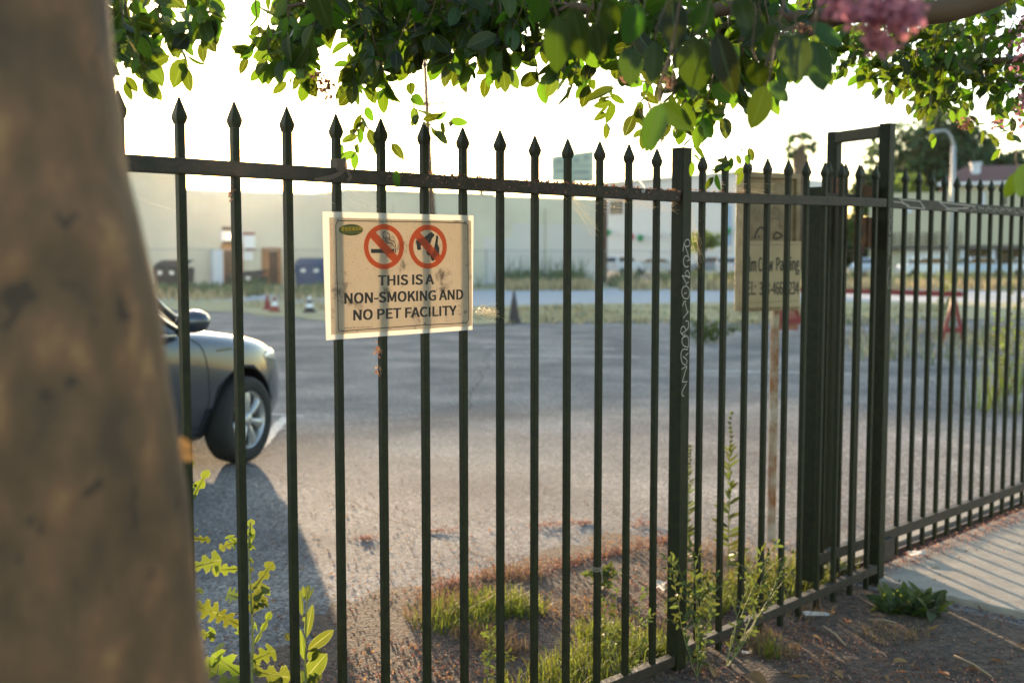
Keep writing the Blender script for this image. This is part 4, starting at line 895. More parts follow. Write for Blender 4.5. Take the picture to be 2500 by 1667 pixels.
def bark_mat():
    m = bpy.data.materials.new('mottled_bark'); m.use_nodes = True; N = m.node_tree.nodes; L = m.node_tree.links; b = N['Principled BSDF']
    tc = N.new('ShaderNodeTexCoord'); mp = N.new('ShaderNodeMapping'); mp.inputs['Scale'].default_value = (1, 1, .7); L.new(tc.outputs['Object'], mp.inputs[0])
    n1 = N.new('ShaderNodeTexNoise'); n1.inputs['Scale'].default_value = 22; n1.inputs['Detail'].default_value = 6; L.new(mp.outputs[0], n1.inputs['Vector'])
    r = N.new('ShaderNodeValToRGB'); e = r.color_ramp.elements; e[0].position = .30; e[0].color = (.065,.034,.016,1); e[1].position = .72; e[1].color = (.25,.135,.052,1)
    q = e.new(.5); q.color = (.115,.060,.025,1); q = e.new(.58); q.color = (.15,.070,.030,1); L.new(n1.outputs[0], r.inputs[0])
    v = N.new('ShaderNodeTexVoronoi'); v.inputs['Scale'].default_value = 26; dn = N.new('ShaderNodeTexNoise'); dn.inputs['Scale'].default_value = 18; L.new(mp.outputs[0], dn.inputs['Vector']); dm_ = N.new('ShaderNodeMix'); dm_.data_type = 'VECTOR'; dm_.inputs[0].default_value = .12; L.new(mp.outputs[0], dm_.inputs[4]); L.new(dn.outputs['Color'], dm_.inputs[5]); L.new(dm_.outputs[1], v.inputs['Vector'])
    mr = N.new('ShaderNodeMapRange'); mr.inputs[1].default_value = .10; mr.inputs[2].default_value = .2; L.new(v.outputs['Distance'], mr.inputs[0])
    mx = N.new('ShaderNodeMix'); mx.data_type = 'RGBA'; mx.inputs[6].default_value = (.045,.025,.012,1); L.new(mr.outputs[0], mx.inputs[0]); L.new(r.outputs[0], mx.inputs[7]); L.new(mx.outputs[2], b.inputs['Base Color'])
    b.inputs['Roughness'].default_value = .75
    bp = N.new('ShaderNodeBump'); bp.inputs['Strength'].default_value = .5; bp.inputs['Distance'].default_value = .01; L.new(n1.outputs[0], bp.inputs['Height']); L.new(bp.outputs[0], b.inputs['Normal'])
    return m
M['bark'] = bark_mat()
M['blossom'] = mat('pink_blossom', (.50,.20,.25), .7, trans=(.50,.20,.24), transmix=.5, island=.35)
M['seed'] = mat('dried_flower_head', (.20,.10,.06), .8, trans=(.4,.22,.14), transmix=.3, island=.3)

# ------------------------------------------------------------------ near tree: trunk at the left edge
YT = 1.05
tree = empty('crape_myrtle_tree', (-.40, YT, 0), 'thick blurred brown trunk with mottled bark filling the left edge, its leaves overhanging the fence', 'tree')
ed = [(-.05,-.235,.165),(.3,-.25,.15),(.6,-.262,.14),(.9,-.278,.132),(1.09,-.297,.13),(1.30,-.314,.128),(1.46,-.332,.127),(1.58,-.353,.126),(1.70,-.364,.126),(1.9,-.372,.122),(2.3,-.42,.11),(2.8,-.5,.085)]
# the silhouette edge sits where the sight line is tangent, so the centre is offset along it
mb = MB(); pts = []; rad = []
for z, xe, r_ in ed: pts.append((xe-r_*1.04, YT+.02*math.sin(z*3), z)); rad.append(r_)
n = 40; sp_ = smooth_pts([(*p, r_) for p, r_ in zip(pts, rad)], 5)
rows = []
for (x, y, z, r_) in sp_:
    rows.append([Vector((x+r_*(1+.035*math.sin(3*a+z*2)+.014*math.sin(7*a-z*9)+.010*math.sin(z*31+2*a)+.006*math.sin(z*67-a))*math.cos(a), y+r_*(1+.035*math.sin(3*a+z*2)+.014*math.sin(7*a-z*9)+.010*math.sin(z*31+2*a)+.006*math.sin(z*67-a))*math.sin(a), z)) for a in [2*math.pi*k/n for k in range(n+1)]])
mb.grid(rows); trk = mb.build('trunk', M['bark'], tree, smooth=True)
mb = MB()
for (x_, y_, L_) in ((430, 1085, .022), (450, 1115, .016)):
    leaf(mb, at(x_-12, y_-8, 1.10), Vector((1, .2, -.4)), Vector((.1, -1, .3)), L_, L_*.7, .6, .3)
mb.build('withered_leaves', mat('withered_leaf', (.20,.12,.05), .7, trans=(.12,.075,.03), transmix=.5), tree)
mb = MB(); top_ = Vector((-.58, YT, 2.6)); LB = []
for q in ((-.9, 2.3, 2.45), (-1.6, 1.9, 3.0), (-.2, 1.6, 3.3), (-1.3, .3, 3.1)):
    q = Vector(q); mb.tube(smooth_pts([tuple(top_), tuple(top_.lerp(q, .5)+Vector((0, 0, .22))), tuple(q)], 6), [.045-.033*i/12 for i in range(13)], 7); LB.append(q)
mb.build('limb', M['bark'], tree, smooth=True)
r1 = random.Random(11); bt = MB(); lf = MB()
for i in range(34):                                    # hanging sprays beside the trunk, x 200..545 px
    x = r1.uniform(215, 530); ye = (205-max(0, x-430)*1.15)*r1.uniform(.35, 1.0); Y = r1.uniform(2.3, 3.0)
    b_ = at(x, ye, Y); a_ = at(x-r1.uniform(-30, 110), ye-r1.uniform(110, 260), Y+r1.uniform(-.15, .15)); twig(bt, lf, a_, b_, r1, .056, .022, asp=.58)
for i in range(70):
    c = LB[i % 4]+Vector((r1.uniform(-.8, .8), r1.uniform(-.5, .8), r1.uniform(.0, .9))); twig(bt, lf, c, c+Vector((r1.uniform(-.3, .3), r1.uniform(-.3, .3), -.22)), r1, .055, .025)
for q in ((300, -40), (420, -60), (500, -30)):
    p = at(q[0], q[1], 2.6); bt.tube(smooth_pts([tuple(LB[0]), tuple(LB[0].lerp(p, .5)+Vector((0, 0, .08))), tuple(p)], 5), .007, 5)
bt.build('twigs', M['twig'], tree)['kind'] = 'stuff'; lf.build('foliage', M['leaf'], tree, smooth=True)

# ------------------------------------------------------------------ second tree whose boughs cross the top of the picture
oh = empty('overhanging_tree', (2.9, 1.7, 0), 'leafy pink-flowering tree whose backlit boughs hang over the fence across the top', 'tree')
mb = MB(); T0 = (2.9, 1.7, -.05)
mb.tube(smooth_pts([T0, (2.88, 1.72, .8), (2.80, 1.8, 1.6), (2.74, 1.9, 2.3)], 6), [.13-.055*i/18 for i in range(19)], 14); mb.build('trunk', M['bark'], oh, smooth=True)
fork = Vector((2.74, 1.9, 2.3)); mb = MB()
def bough(px, rads, k=8):
    pts = [tuple(at(*p)) if len(p) == 3 and p[0] > 20 else tuple(p) for p in px]; sp2 = smooth_pts(pts, k); n_ = len(sp2)-1
    mb.tube(sp2, [rads[0]+(rads[1]-rads[0])*i/n_ for i in range(n_+1)], 8)
bough([tuple(fork), (2750, -130, 2.9), (2400, -2, 2.9), (2270, 32, 2.9), (2100, 30, 2.95), (1960, 48, 3.0), (1800, 20, 3.0), (1650, 40, 3.0), (1400, 20, 3.0), (1150, 10, 3.0), (900, -10, 2.95), (680, 20, 2.9)], (.042, .004))
bough([tuple(fork), (2800, 60, 4.0), (2560, 130, 4.3), (2420, 150, 4.4), (2250, 130, 4.4), (2100, 90, 4.4)], (.03, .004))
bough([tuple(fork), (2600, -300, 2.3), (2200, -160, 1.9), (1900, -60, 1.7), (1600, -30, 1.6), (1380, -20, 1.6)], (.03, .005))
bough([(2100, 30, 2.95), (1980, 80, 3.0), (1850, 130, 3.0), (1700, 190, 3.0), (1620, 250, 3.0)], (.012, .003))
bough([(1650, 40, 3.0), (1500, 90, 3.0), (1300, 110, 3.0), (1150, 120, 3.0)], (.010, .003))
mb.build('bough', M['twig'], oh, smooth=True)
r2 = random.Random(23); bt = MB(); lf = MB()
env = [(600,150),(650,185),(700,205),(760,240),(830,255),(900,262),(960,225),(1040,140),(1100,175),(1200,195),(1300,220),(1380,262),(1460,258),(1540,296),(1600,300),(1660,325),(1720,318),(1790,290),(1850,245),(1900,215),(2000,190),(2100,205),(2180,240),(2260,300),(2330,280),(2400,285),(2470,315),(2560,300)]
def envy(x):
    for (a, b), (c, d) in zip(env, env[1:]):
        if a <= x <= c: return b+(d-b)*(x-a)/(c-a)
    return env[0][1] if x < env[0][0] else env[-1][1]
for i in range(180):                                   # dense middle
    x = (r2.uniform(850, 1950) if i % 3 else r2.uniform(700, 1950)) if i % 9 else r2.uniform(640, 760); e = envy(x); ye = e*(1-.8*r2.random()**1.3)*r2.uniform(.88,1.06)-12; Y = r2.uniform(2.7, 3.35)
    b_ = at(x, ye, Y); a_ = at(x+r2.uniform(-60, 90), ye-r2.uniform(90, 230), Y+r2.uniform(-.15, .15)); twig(bt, lf, a_, b_, r2, .062, .024, asp=.58)
for i in range(90):                                   # thick roof above, out of the sky gap
    x = r2.uniform(760, 1900); ye = r2.uniform(-60, 95); Y = r2.uniform(2.9, 3.7)
    b_ = at(x, ye, Y); a_ = at(x+r2.uniform(-120, 120), ye-r2.uniform(60, 160), Y+r2.uniform(-.2, .2)); twig(bt, lf, a_, b_, r2, .066, .023, asp=.56)
for i in range(175):                                   # looser right-hand side, farther
    x = r2.uniform(1900, 2560); e = envy(x); ye = e*(1-.9*r2.random()**1.1)-10; Y = r2.uniform(4.0, 4.9)
    b_ = at(x, ye, Y); a_ = at(x+r2.uniform(-30, 120), ye-r2.uniform(60, 150), Y+r2.uniform(-.2, .2)); twig(bt, lf, a_, b_, r2, .058, .027, asp=.58)
for i in range(130):                                   # crown above the frame
    x = r2.uniform(600, 3000); Y = r2.uniform(2.2, 4.4); b_ = at(x, r2.uniform(-500, -80), Y); twig(bt, lf, b_+Vector((r2.uniform(-.1, .2), 0, .22)), b_, r2, .058, .026)
SPEC = [((905,215),(868,372),3.0,8),((870,250),(915,345),3.0,6),((885,300),(838,355),3.0,4),((1000,170),(1010,262),2.85,3),((1003,240),(1062,318),2.85,8),((1050,285),(1098,295),2.85,4),((640,30),(604,140),2.9,6),((700,90),(608,112),2.9,5),((680,120),(640,165),2.9,5),((760,150),(700,200),2.9,5),
        ((1830,335),(1812,418),3.6,6),((1826,350),(1770,400),3.6,6),((1800,372),(1742,432),3.6,6),((1700,300),(1690,395),3.6,5),((2350,255),(2420,335),4.0,6),((2420,300),(2470,330),4.0,5),((2300,230),(2280,330),4.0,6),((2480,290),(2440,365),4.0,6),
        ((1560,180),(1570,325),3.2,7),((1500,180),(1480,300),3.2,7),((1640,260),(1600,330),3.2,6),((2200,160),(2215,252),4.2,5),((950,330),(968,415),2.95,1)]
for a_, b_, Y, n_ in SPEC:
    A_, B_2 = at(*a_, Y), at(*b_, Y); L_ = (B_2-A_).length; twig(bt, lf, A_, B_2, r2, .048, L_/max(n_, 1), .01, .0016, start=.25)
bt.build('twigs', M['twig'], oh)['kind'] = 'stuff'; lf.build('foliage', M['leaf'], oh, smooth=True)
# big out-of-focus leaves close to the lens
bt = MB(); lf = MB()
BIG = [(1362,40,1358,178,.5),(1400,20,1425,150,.55),(1455,60,1470,150,.5),(1540,115,1540,205,.62),(1600,100,1592,205,.48),(1612,252,1578,372,.5),(1612,252,1690,318,.5),(1640,230,1640,310,.45),(1690,90,1705,222,.7),(1750,80,1792,232,.42),(1800,110,1760,180,.5),
       (1868,210,1838,316,.62),(1875,205,1928,246,.62),(1915,85,1950,200,.58),(1950,80,1960,190,.5),(1985,100,2010,218,.55),(1850,150,1850,215,.85),(1860,40,1812,90,.8),(1890,60,1870,130,.6),(1480,0,1500,90,.6),(1560,10,1530,110,.6),(1330,-20,1300,60,.6),(1640,0,1650,120,.55),(1730,0,1700,90,.6),(1800,-10,1830,70,.6),(1980,60,2060,110,.5),(2490,420,2455,482,.55),(2510,400,2490,480,.6),(760,-60,800,75,.5)]
for i, (x0, y0, x1, y1, asp) in enumerate(BIG):
    Y = r2.uniform(1.72, 1.92) if i < 28 else 2.1
    a_ = at(x0, y0, Y); b_ = at(x1, y1, Y+r2.uniform(-.03, .03)); L_ = (b_-a_).length
    leaf(lf, a_, b_-a_, Vector((r2.uniform(-.6, .6), -1, r2.uniform(-.2, .5))), L_, L_*asp*1.12, r2.uniform(.05, .3), r2.uniform(.05, .2), 10)
    bt.tube([a_, a_+Vector((r2.uniform(-.01, .02), .0, .02)), a_+Vector((r2.uniform(-.0, .04), .03, .09))], .0013, 4)
for q in ([(1950,60,1.85),(1900,90,1.82),(1870,160,1.82),(1866,208,1.82)], [(1660,0,1.82),(1640,120,1.82),(1615,200,1.82),(1612,250,1.82)], [(1500,-20,1.82),(1420,0,1.8),(1365,25,1.8)]):
    bt.tube(smooth_pts([tuple(at(*p)) for p in q], 5), .0022, 5)
bt.build('near_twigs', M['twig'], oh)['kind'] = 'stuff'; M['nearleaf'] = mat('near_leaf', (.008,.020,.004), .4, trans=(.046,.092,.003), transmix=.42, island=.7, vein=(.05,.09,.005), spec=.3); lf.build('near_foliage', M['nearleaf'], oh, smooth=True)
def panicle(cx, cy, Y, rx, ry, n_, sz, m, name, par):
    mb = MB(); c = at(cx, cy, Y); sx_ = rx*Y/F; sz_ = ry*Y/F
    for i in range(n_):
        v = rvec(r2)*r2.random()**.5; p = c+Vector((v.x*sx_, v.y*sx_, v.z*sz_))
        leaf(mb, p, rvec(r2), rvec(r2), sz*r2.uniform(.6, 1.3), sz*r2.uniform(.6, 1.1), .6, .5, 3, 0, .3)
    return mb.build(name, m, par, smooth=True)
for q in ((2140,20,1.35,110,60,150,.012),(2185,55,1.35,75,60,100,.012),(2145,110,1.35,25,28,45,.012),(2060,-5,1.4,70,35,90,.013),(2495,110,3.4,30,80,60,.014),(2500,250,3.6,20,70,40,.014),(2435,300,3.9,16,14,26,.011),(1790,215,3.3,14,12,16,.012),(1360,20,3,30,14,40,.012)):
    panicle(*q[:7], M['blossom'], 'blossom', oh)
for q in ((790,215,3.0,42,26,95,.010),(770,190,3.0,22,18,40,.010),(1530,180,2.2,14,24,40,.010),(1640,200,2.0,10,16,26,.010),(2360,300,4.0,26,18,60,.012),(1960,70,2.4,26,10,40,.010)):
    panicle(*q[:7], M['seed'], 'seed_head', oh)

# ------------------------------------------------------------------ weeds at the foot of the fence
M['lettuce'] = mat('weed_leaf', (.04,.06,.012), .5, trans=(.125,.165,.014), transmix=.55, island=.4, vein=(.28,.31,.09))
M['stem'] = mat('weed_stem', (.20,.24,.09), .6, trans=(.5,.5,.15), transmix=.3)
def lobed(mb, base, tip, nrm, W, lobes=3, fold=.12, seed=0, droop=.1):
    r_ = random.Random(seed); d = tip-base; L = d.length; d.normalize(); sdir = d.cross(nrm).normalized(); up = sdir.cross(d); N_ = 13*lobes; rows = []; uvs = []
    cen = [.20+.66*(k+.0)/max(lobes-1, 1) for k in range(lobes)]; ht = [r_.uniform(.75, 1.05)*(.55 if k == 0 else 1.0) for k in range(lobes)]
    def wid(t, s_):
        w_ = .24+.08*math.sin(math.pi*t)
        for c_, h_ in zip(cen, ht):
            x = (t-c_-s_*.02)/(.40/lobes); w_ = max(w_, h_*math.exp(-abs(x)**3.2))
        w_ *= 1+.10*math.sin(t*61+s_)+.06*math.sin(t*113)
        return w_*(min(1, (1-t)/.06) if t > .94 else 1)*(min(1, .35+t/.12) if t < .12 else 1)
    for i in range(N_+1):
        t = i/N_; c = base+d*(L*t)+up*(droop*L*math.sin(t*math.pi)*.3); r1_ = []; q1 = []
        for u in (-1, -.66, -.33, 0, .33, .66, 1):
            w_ = wid(t, 1 if u > 0 else -1)*W/2; r1_.append(c+sdir*(w_*u)-d*(abs(u)**1.5*max(0, w_-W*.12)*.25)+up*(abs(u)*fold*w_)); q1.append((u, t))
        rows.append(r1_); uvs.append(q1)
    mb.grid(rows, uvs)
    mb.tube([base+d*(L*t)+up*(droop*L*math.sin(t*math.pi)*.3-.0006) for t in (0, .25, .5, .75, .97)], [.0016, .0014, .0011, .0008, .0003], 4, False)
def q1(x, y): return (280+x/2.765, 1100+y/2.765)
def weed(label, stem_pts, Y, leaves, kind='lobed', srad=.0042, seed=1):
    b = at(*stem_pts[0], Y); e_ = empty('prickly_weed', (b.x, Y, 0), label, 'weed', 'prickly weeds at the foot of the fence')
    S_ = [Vector((b.x, Y, 0))]+[at(*p, Y) for p in stem_pts]; m_ = MB(); n_ = len(S_)*5-5; m_.tube(smooth_pts([tuple(p) for p in S_], 5), [srad*(1-.75*i/n_) for i in range(n_+1)], 7); m_.build('stem', M['stem'], e_, smooth=True)
    r_ = random.Random(seed); m_ = MB()
    for (x0, y0, x1, y1, W) in leaves:
        a_ = at(*q1(x0, y0), Y+r_.uniform(-.01, .01)); c_ = at(*q1(x1, y1), Y+r_.uniform(-.05, .05)); Wm = W*1.2/2.765*Y/F
        nrm = Vector((r_.uniform(-.3, .3), -1, r_.uniform(-.1, .45)))
        if kind == 'lobed': lobed(m_, a_, c_, nrm, Wm, 3 if (c_-a_).length > .05 else 2, r_.uniform(-.1, .25), r_.random(), r_.uniform(-.3, .3))
        else: leaf(m_, a_, c_-a_, nrm, (c_-a_).length, Wm, .15, .25, 10, .3, .08); 
    # clasping basal leaves below the frame
    for k in range(7):
        z = .05+.05*k; a_ = Vector((b.x, Y, z)); c_ = a_+Vector((r_.uniform(-.12, .12), r_.uniform(-.06, .06), r_.uniform(.0, .06)))
        lobed(m_, a_, c_, Vector((0, -.5, 1)), .05, 3, .1, k)
    m_.build('foliage', M['lettuce'], e_, smooth=True)
weed('tall prickly weed with lobed backlit leaves left of the second picket', [q1(928,1568), q1(932,1250), q1(915,900), q1(905,640), q1(915,480)], 2.84,
     [(835,795,652,800,95),(935,935,1068,745,80),(925,1100,985,885,135),(940,1010,1040,925,80),(940,1060,1035,1020,60),(838,990,758,962,105),(940,1310,1056,1080,42),(922,1420,1085,1345,115),(850,1510,655,1372,150),(700,1400,712,1300,80),(930,1480,1190,1530,120),(912,640,920,456,60),(905,560,948,575,60),(905,660,940,640,60),(828,610,703,662,55),(828,630,765,570,60),(820,600,815,670,40),(905,735,935,738,40),(908,830,930,790,34),(850,1180,690,1098,115),(930,1190,960,1180,60),(930,1400,960,1460,55),(840,1185,835,1240,50),(900,1568,700,1560,90)], seed=4)
weed('prickly weed with lobed leaves half hidden behind the trunk', [q1(530,1568), q1(520,1200), q1(515,800), q1(512,400), q1(510,60)], 2.80,
     [(520,790,724,735,125),(530,1040,700,1100,150),(525,590,648,600,55),(520,330,632,125,60),(515,110,528,60,40),(522,545,558,530,30),(540,950,600,945,45),(540,1210,680,1260,70),(620,1240,672,1200,60),(515,250,540,330,40),(420,50,440,110,34),(520,1400,690,1500,120),(515,300,548,220,36)], seed=9)
weed('broad-leaved weed with oblong toothed leaves beside the third picket', [q1(1290,1568), q1(1285,1400), q1(1292,1150), q1(1300,1000), q1(1305,940)], 2.90,
     [(1268,1115,1244,930,36),(1292,1260,1335,1035,48),(1305,1342,1478,1212,72),(1315,1420,1362,1330,60),(1290,1530,1428,1372,105),(1278,1410,1250,1215,40),(1290,1010,1308,898,38),(1286,1000,1268,920,24),(1300,1010,1352,912,12),(1180,1282,1158,1225,40),(1262,1568,1250,1480,80),(1330,1400,1388,1352,40),(1290,1150,1272,1120,26),(1300,1568,1400,1500,60)], 'oval', .0040, seed=2)

def bushy(name, label, base, H, spread, n_st, leafL, m, cat='weed', group=None, r_=None, seedm=None, asp=.4, lean=(0, 0), gapd=.03):
    e_ = empty(name, base, label, cat, group); bt_ = MB(); lf_ = MB()
    for i in range(n_st):
        a_ = 2*math.pi*i/n_st+r_.uniform(-.5, .5); q = r_.random(); tip_ = Vector(base)+Vector((math.cos(a_)*spread*q+lean[0], math.sin(a_)*spread*q+lean[1], H*r_.uniform(.55, 1)))
        pts = twig(bt_, lf_, Vector(base), tip_, r_, leafL, gapd, -.02, .002, asp, Vector((0, -.8, .5)), .15)
        for k in range(3):
            p = pts[int(len(pts)*(.45+.18*k))]; twig(bt_, lf_, p, p+Vector((r_.uniform(-1, 1), r_.uniform(-1, 1), .9)).normalized()*H*.18, r_, leafL*.7, gapd*.6, 0, .0012, asp, Vector((0, -.8, .5)), .2)
    bt_.build('stems', M['stem'], e_); lf_.build('foliage', m, e_, smooth=True); return e_
r3 = random.Random(31)
M['weedleaf'] = mat('straggly_weed_leaf', (.05,.07,.02), .6, trans=(.11,.14,.02), transmix=.42, island=.45)
M['weedleaf2'] = mat('yellow_weed_leaf', (.09,.12,.03), .55, trans=(.15,.19,.02), transmix=.5, island=.7)
WG = 'straggly weeds growing through the fence'
bushy('straggly_weed', 'straggly seeding weed at the foot of the graffiti-marked post', fp(12.9, -.10), .50, .22, 6, .030, M['weedleaf'], group=WG, r_=r3, gapd=.018)
bushy('straggly_weed', 'low straggly weed leaning right of the graffiti-marked post', fp(13.9, -.12), .55, .20, 5, .026, M['weedleaf'], group=WG, r_=r3, lean=(.18, .08), gapd=.02)
bushy('straggly_weed', 'small straggly weed between the two pickets left of the post', fp(11.2, .05), .40, .18, 5, .024, M['weedleaf'], group=WG, r_=r3, gapd=.02)
bushy('straggly_weed', 'small pale weed below the middle of the fence', fp(8.6, .30), .26, .10, 4, .020, M['weedleaf'], group=WG, r_=r3, gapd=.016)
bushy('straggly_weed', 'feathery weed at the bottom edge in the middle', fp(7.0, .05), .22, .08, 5, .020, M['weedleaf'], group=WG, r_=r3, gapd=.014)
def tallweed(px, pyt, pyb, label, leafL=.06):
    q = gz(px-8, pyb); Y = q.y; t = at(px, pyt, Y); e_ = empty('tall_weed', q, label, 'weed', 'tall single-stemmed weeds behind the fence'); bt_ = MB(); lf_ = MB(); n_ = 34
    pts = [q.lerp(t, i/n_)+rvec(r3)*.003 for i in range(n_+1)]; bt_.tube(pts, [.004*(1-.7*i/n_) for i in range(n_+1)], 6)
    for i in range(2, n_+1):
        f_ = i/n_; l_ = leafL*(1.25-f_)*r3.uniform(.7, 1.2)
        for k in range(2 if f_ < .75 else 4):
            a_ = r3.uniform(0, 6.28); leaf(lf_, pts[i], Vector((math.cos(a_), math.sin(a_), .35+f_*.8)), Vector((0, -1, .6)), l_ if f_ < .8 else .018, l_*.24 if f_ < .8 else .008, .3, .2)
    bt_.build('stem', M['stem'], e_); lf_.build('foliage', M['weedleaf'], e_, smooth=True)
tallweed(1785, 1012, 1400, 'tallest weed spike, beside the rusty sign post behind the fence', .085)
tallweed(1684, 1092, 1385, 'shorter weed spike just right of the graffiti-marked post', .06)
r4 = random.Random(5); q = gz(2215, 1500)
e_ = empty('leafy_clump', q, 'low bright green leafy clump at the corner of the concrete driveway', 'plant'); lf_ = MB()
for i in range(95):
    a_ = r4.uniform(0, 6.28); el = r4.uniform(.15, 1.3); L_ = r4.uniform(.05, .12); b_ = q+Vector((math.cos(a_)*.03*r4.random(), math.sin(a_)*.03*r4.random(), .01))+Vector((r4.uniform(-.10, .10), r4.uniform(-.05, .05), r4.uniform(0, .03)))
    leaf(lf_, b_, Vector((math.cos(a_)*math.cos(el), math.sin(a_)*math.cos(el), math.sin(el))), Vector((0, -.5, 1))+rvec(r4)*.3, L_, L_*.38, .5, .3, 7)
lf_.build('foliage', M['lettuce'], e_, smooth=True)
for px, py, h, lab in ((1470,1440,.10,'small dark green weed tuft on the soil left of the paper scrap'),):
    bushy('straggly_weed', lab, gz(px, py), h, .1, 8, .035, M['weedleaf'], group=WG, r_=r3, gapd=.014)
q = gz(1722, 838)
bushy('small_bush', 'small grey-green bush on the gravel, left below the film parking sign', q, .42, .8, 22, .10, M['weedleaf'], 'bush', r_=r3, gapd=.07)

# grass
M['grass'] = mat('green_grass', (.07,.09,.015), .6, trans=(.21,.25,.025), transmix=.5, island=.35)
M['straw'] = mat('dry_grass_blades', (.18,.12,.06), .8, trans=(.28,.18,.08), transmix=.4, island=.35)
def blades(name, pts_fn, n_, h0, h1, w_, m, label, r_, lean=.6, cat='grass'):
    mb = MB()
    for i in range(n_):
        p = pts_fn(r_)
        if p is None: continue
        a_ = r_.uniform(0, 6.28); h = r_.uniform(h0, h1); ld = Vector((math.cos(a_), math.sin(a_), 0))*h*r_.uniform(.1, lean); sd_ = Vector((math.cos(a_+1.57+r_.uniform(-.6,.6)), math.sin(a_+1.57), 0))*w_/2
        rows = [[p-sd_, p+sd_], [p+ld*.3+Vector((0, 0, h*.5))-sd_*.8, p+ld*.3+Vector((0, 0, h*.5))+sd_*.8], [p+ld*.75+Vector((0, 0, h*.85))-sd_*.5, p+ld*.75+Vector((0, 0, h*.85))+sd_*.5], [p+ld*1.1+Vector((0, 0, h))-sd_*.05, p+ld*1.1+Vector((0, 0, h))+sd_*.05]]
        mb.grid(rows)
    return tag(mb.build(name, m), label, cat, kind='stuff')
def clump(cs):     # (px, py, radius m)
    C_ = [(gz(a, b), r_) for a, b, r_ in cs]
    def f(r_):
        c, s_ = r_.choice(C_); a_ = r_.uniform(0, 6.28); q = s_*r_.random()**.6; return Vector((c.x+math.cos(a_)*q*1.3, c.y+math.sin(a_)*q, .005))
    return f
r5 = random.Random(77)
blades('grass', clump([(1160,1500,.14),(1110,1530,.13),(1210,1480,.11),(1270,1500,.10),(1440,1640,.16),(1500,1600,.16),(1550,1610,.13),(1400,1660,.14),(1350,1700,.14),(1620,1600,.12),(1470,1560,.08),(1750,1480,.16),(1820,1470,.18),(1880,1450,.18),(1780,1440,.18),(1930,1430,.14),(1700,1500,.1),(2010,1400,.12),(1900,1400,.16),(1980,1440,.08)]), 5200, .025, .095, .0038, M['grass'], 'bright green backlit grass tufts growing along the foot of the fence', r5, 1.3)
blades('dry_grass', clump([(1100,1480,.12),(1200,1470,.13),(1060,1510,.1),(1180,1560,.1),(1250,1410,.12),(1430,1500,.15),(1800,1400,.3),(1750,1350,.2),(1900,1370,.25),(1700,1420,.15),(1600,1550,.1),(1820,1560,.1),(1950,1500,.12),(2180,1560,.12),(1890,1600,.08),(1230,1590,.08)]), 3600, .015, .065, .003, M['straw'], 'dry straw-coloured grass and stalks lying among the green tufts', r5, 1.4)
blades('small_grass', clump([(1865,1600,.03),(1880,1610,.03)]), 60, .05, .10, .003, M['grass'], 'little isolated grass tuft on the soil in front of the fence', r5, .9)
# litter of petals and seed husks
M['petal'] = mat('fallen_petals', (.28,.14,.12), .8, trans=(.42,.23,.17), transmix=.3, island=.5)
M['husk'] = mat('brown_husks', (.17,.085,.045), .85, trans=(.4,.2,.1), transmix=.25, island=.5)
def bits(name, fn, n_, s0, s1, m, label, r_, z=.008, lift=.9):
    mb = MB()
    for i in range(n_):
        p = fn(r_)
        if p is None: continue
        s_ = r_.uniform(s0, s1); d = Vector((r_.gauss(0, 1), r_.gauss(0, 1), r_.gauss(0, .5)*lift)).normalized(); e = d.cross(rvec(r_)).normalized(); q = p+Vector((0, 0, z+abs(d.z)*s_*.5))
        a_, b_, c_, d_ = q-d*s_*.5, q+e*s_*.38-d*s_*.05, q+d*s_*.5+Vector((0, 0, s_*.25)), q-e*s_*.34+d*s_*.1
        mb.add([a_, b_, c_, d_], [(0,1,2),(0,2,3)])
    return tag(mb.build(name, m), label, 'litter', kind='stuff')
def nearstrip(r_):
    n_ = r_.uniform(-6, 23.0); off = r_.uniform(-1.7, 1.05); 
    if off > .7 and r_.random() > (1.05-off)/.35: return None
    p = fp(n_, off); return p
bits('petal_litter', nearstrip, 22000, .006, .013, M['petal'], 'purple-pink fallen petals carpeting the soil along the fence', r5, .010)
bits('husk_litter', nearstrip, 20000, .006, .016, M['husk'], 'brown seed husks and leaf crumbs scattered on the soil', r5, .010)
def polyband(P_, wd):
    Q_ = [gz(*p) for p in P_]
    def f(r_):
        k = r_.randrange(len(Q_)-1); t = r_.random(); p = Q_[k].lerp(Q_[k+1], t); m_ = .3+.9*abs(math.sin(p.x*7.3)+.5*math.sin(p.x*17)+.4*math.sin(p.x*41)); return p+Vector((r_.gauss(0, wd)*m_, r_.gauss(0, wd)*m_, abs(r_.gauss(0, wd*.22))*m_))
    return f
bits('petal_drift', polyband([(1040,1465),(1100,1425),(1200,1415),(1300,1400),(1400,1378),(1520,1350),(1650,1318)], .055), 2300, .006, .014, M['petal'], 'ridge of dried pink petals drifted along the edge of the asphalt', r5, .004)
bits('husk_drift', polyband([(1040,1462),(1200,1412),(1400,1375),(1520,1347),(1650,1315)], .07), 2000, .006, .015, M['husk'], 'brown husks drifted along the edge of the asphalt', r5, .004)
for i, P_ in enumerate(([(880,1317),(910,1316)], [(1040,1300),(1110,1297)], [(1300,1285),(1360,1283)], [(1400,1280),(1440,1277)], [(1550,1282),(1580,1281)])):
    bits('petal_drift', polyband(P_, .035), 190, .006, .015, M['petal'], ('leftmost','second','third','fourth','rightmost')[i]+' of the small orange-pink petal heaps along the crack in the asphalt', r5, .004)
def asp(r_):
    p = gz(r_.uniform(300, 2450), 1060+600*r_.random()**.6); return p
bits('asphalt_crumbs', asp, 9000, .006, .014, M['husk'], 'brown crumbs and petals scattered thinly over the near asphalt', r5, .003)
def drv(r_): return fp(r_.uniform(23.2, 46), -.05-r_.random()**.8*2.3, .034)
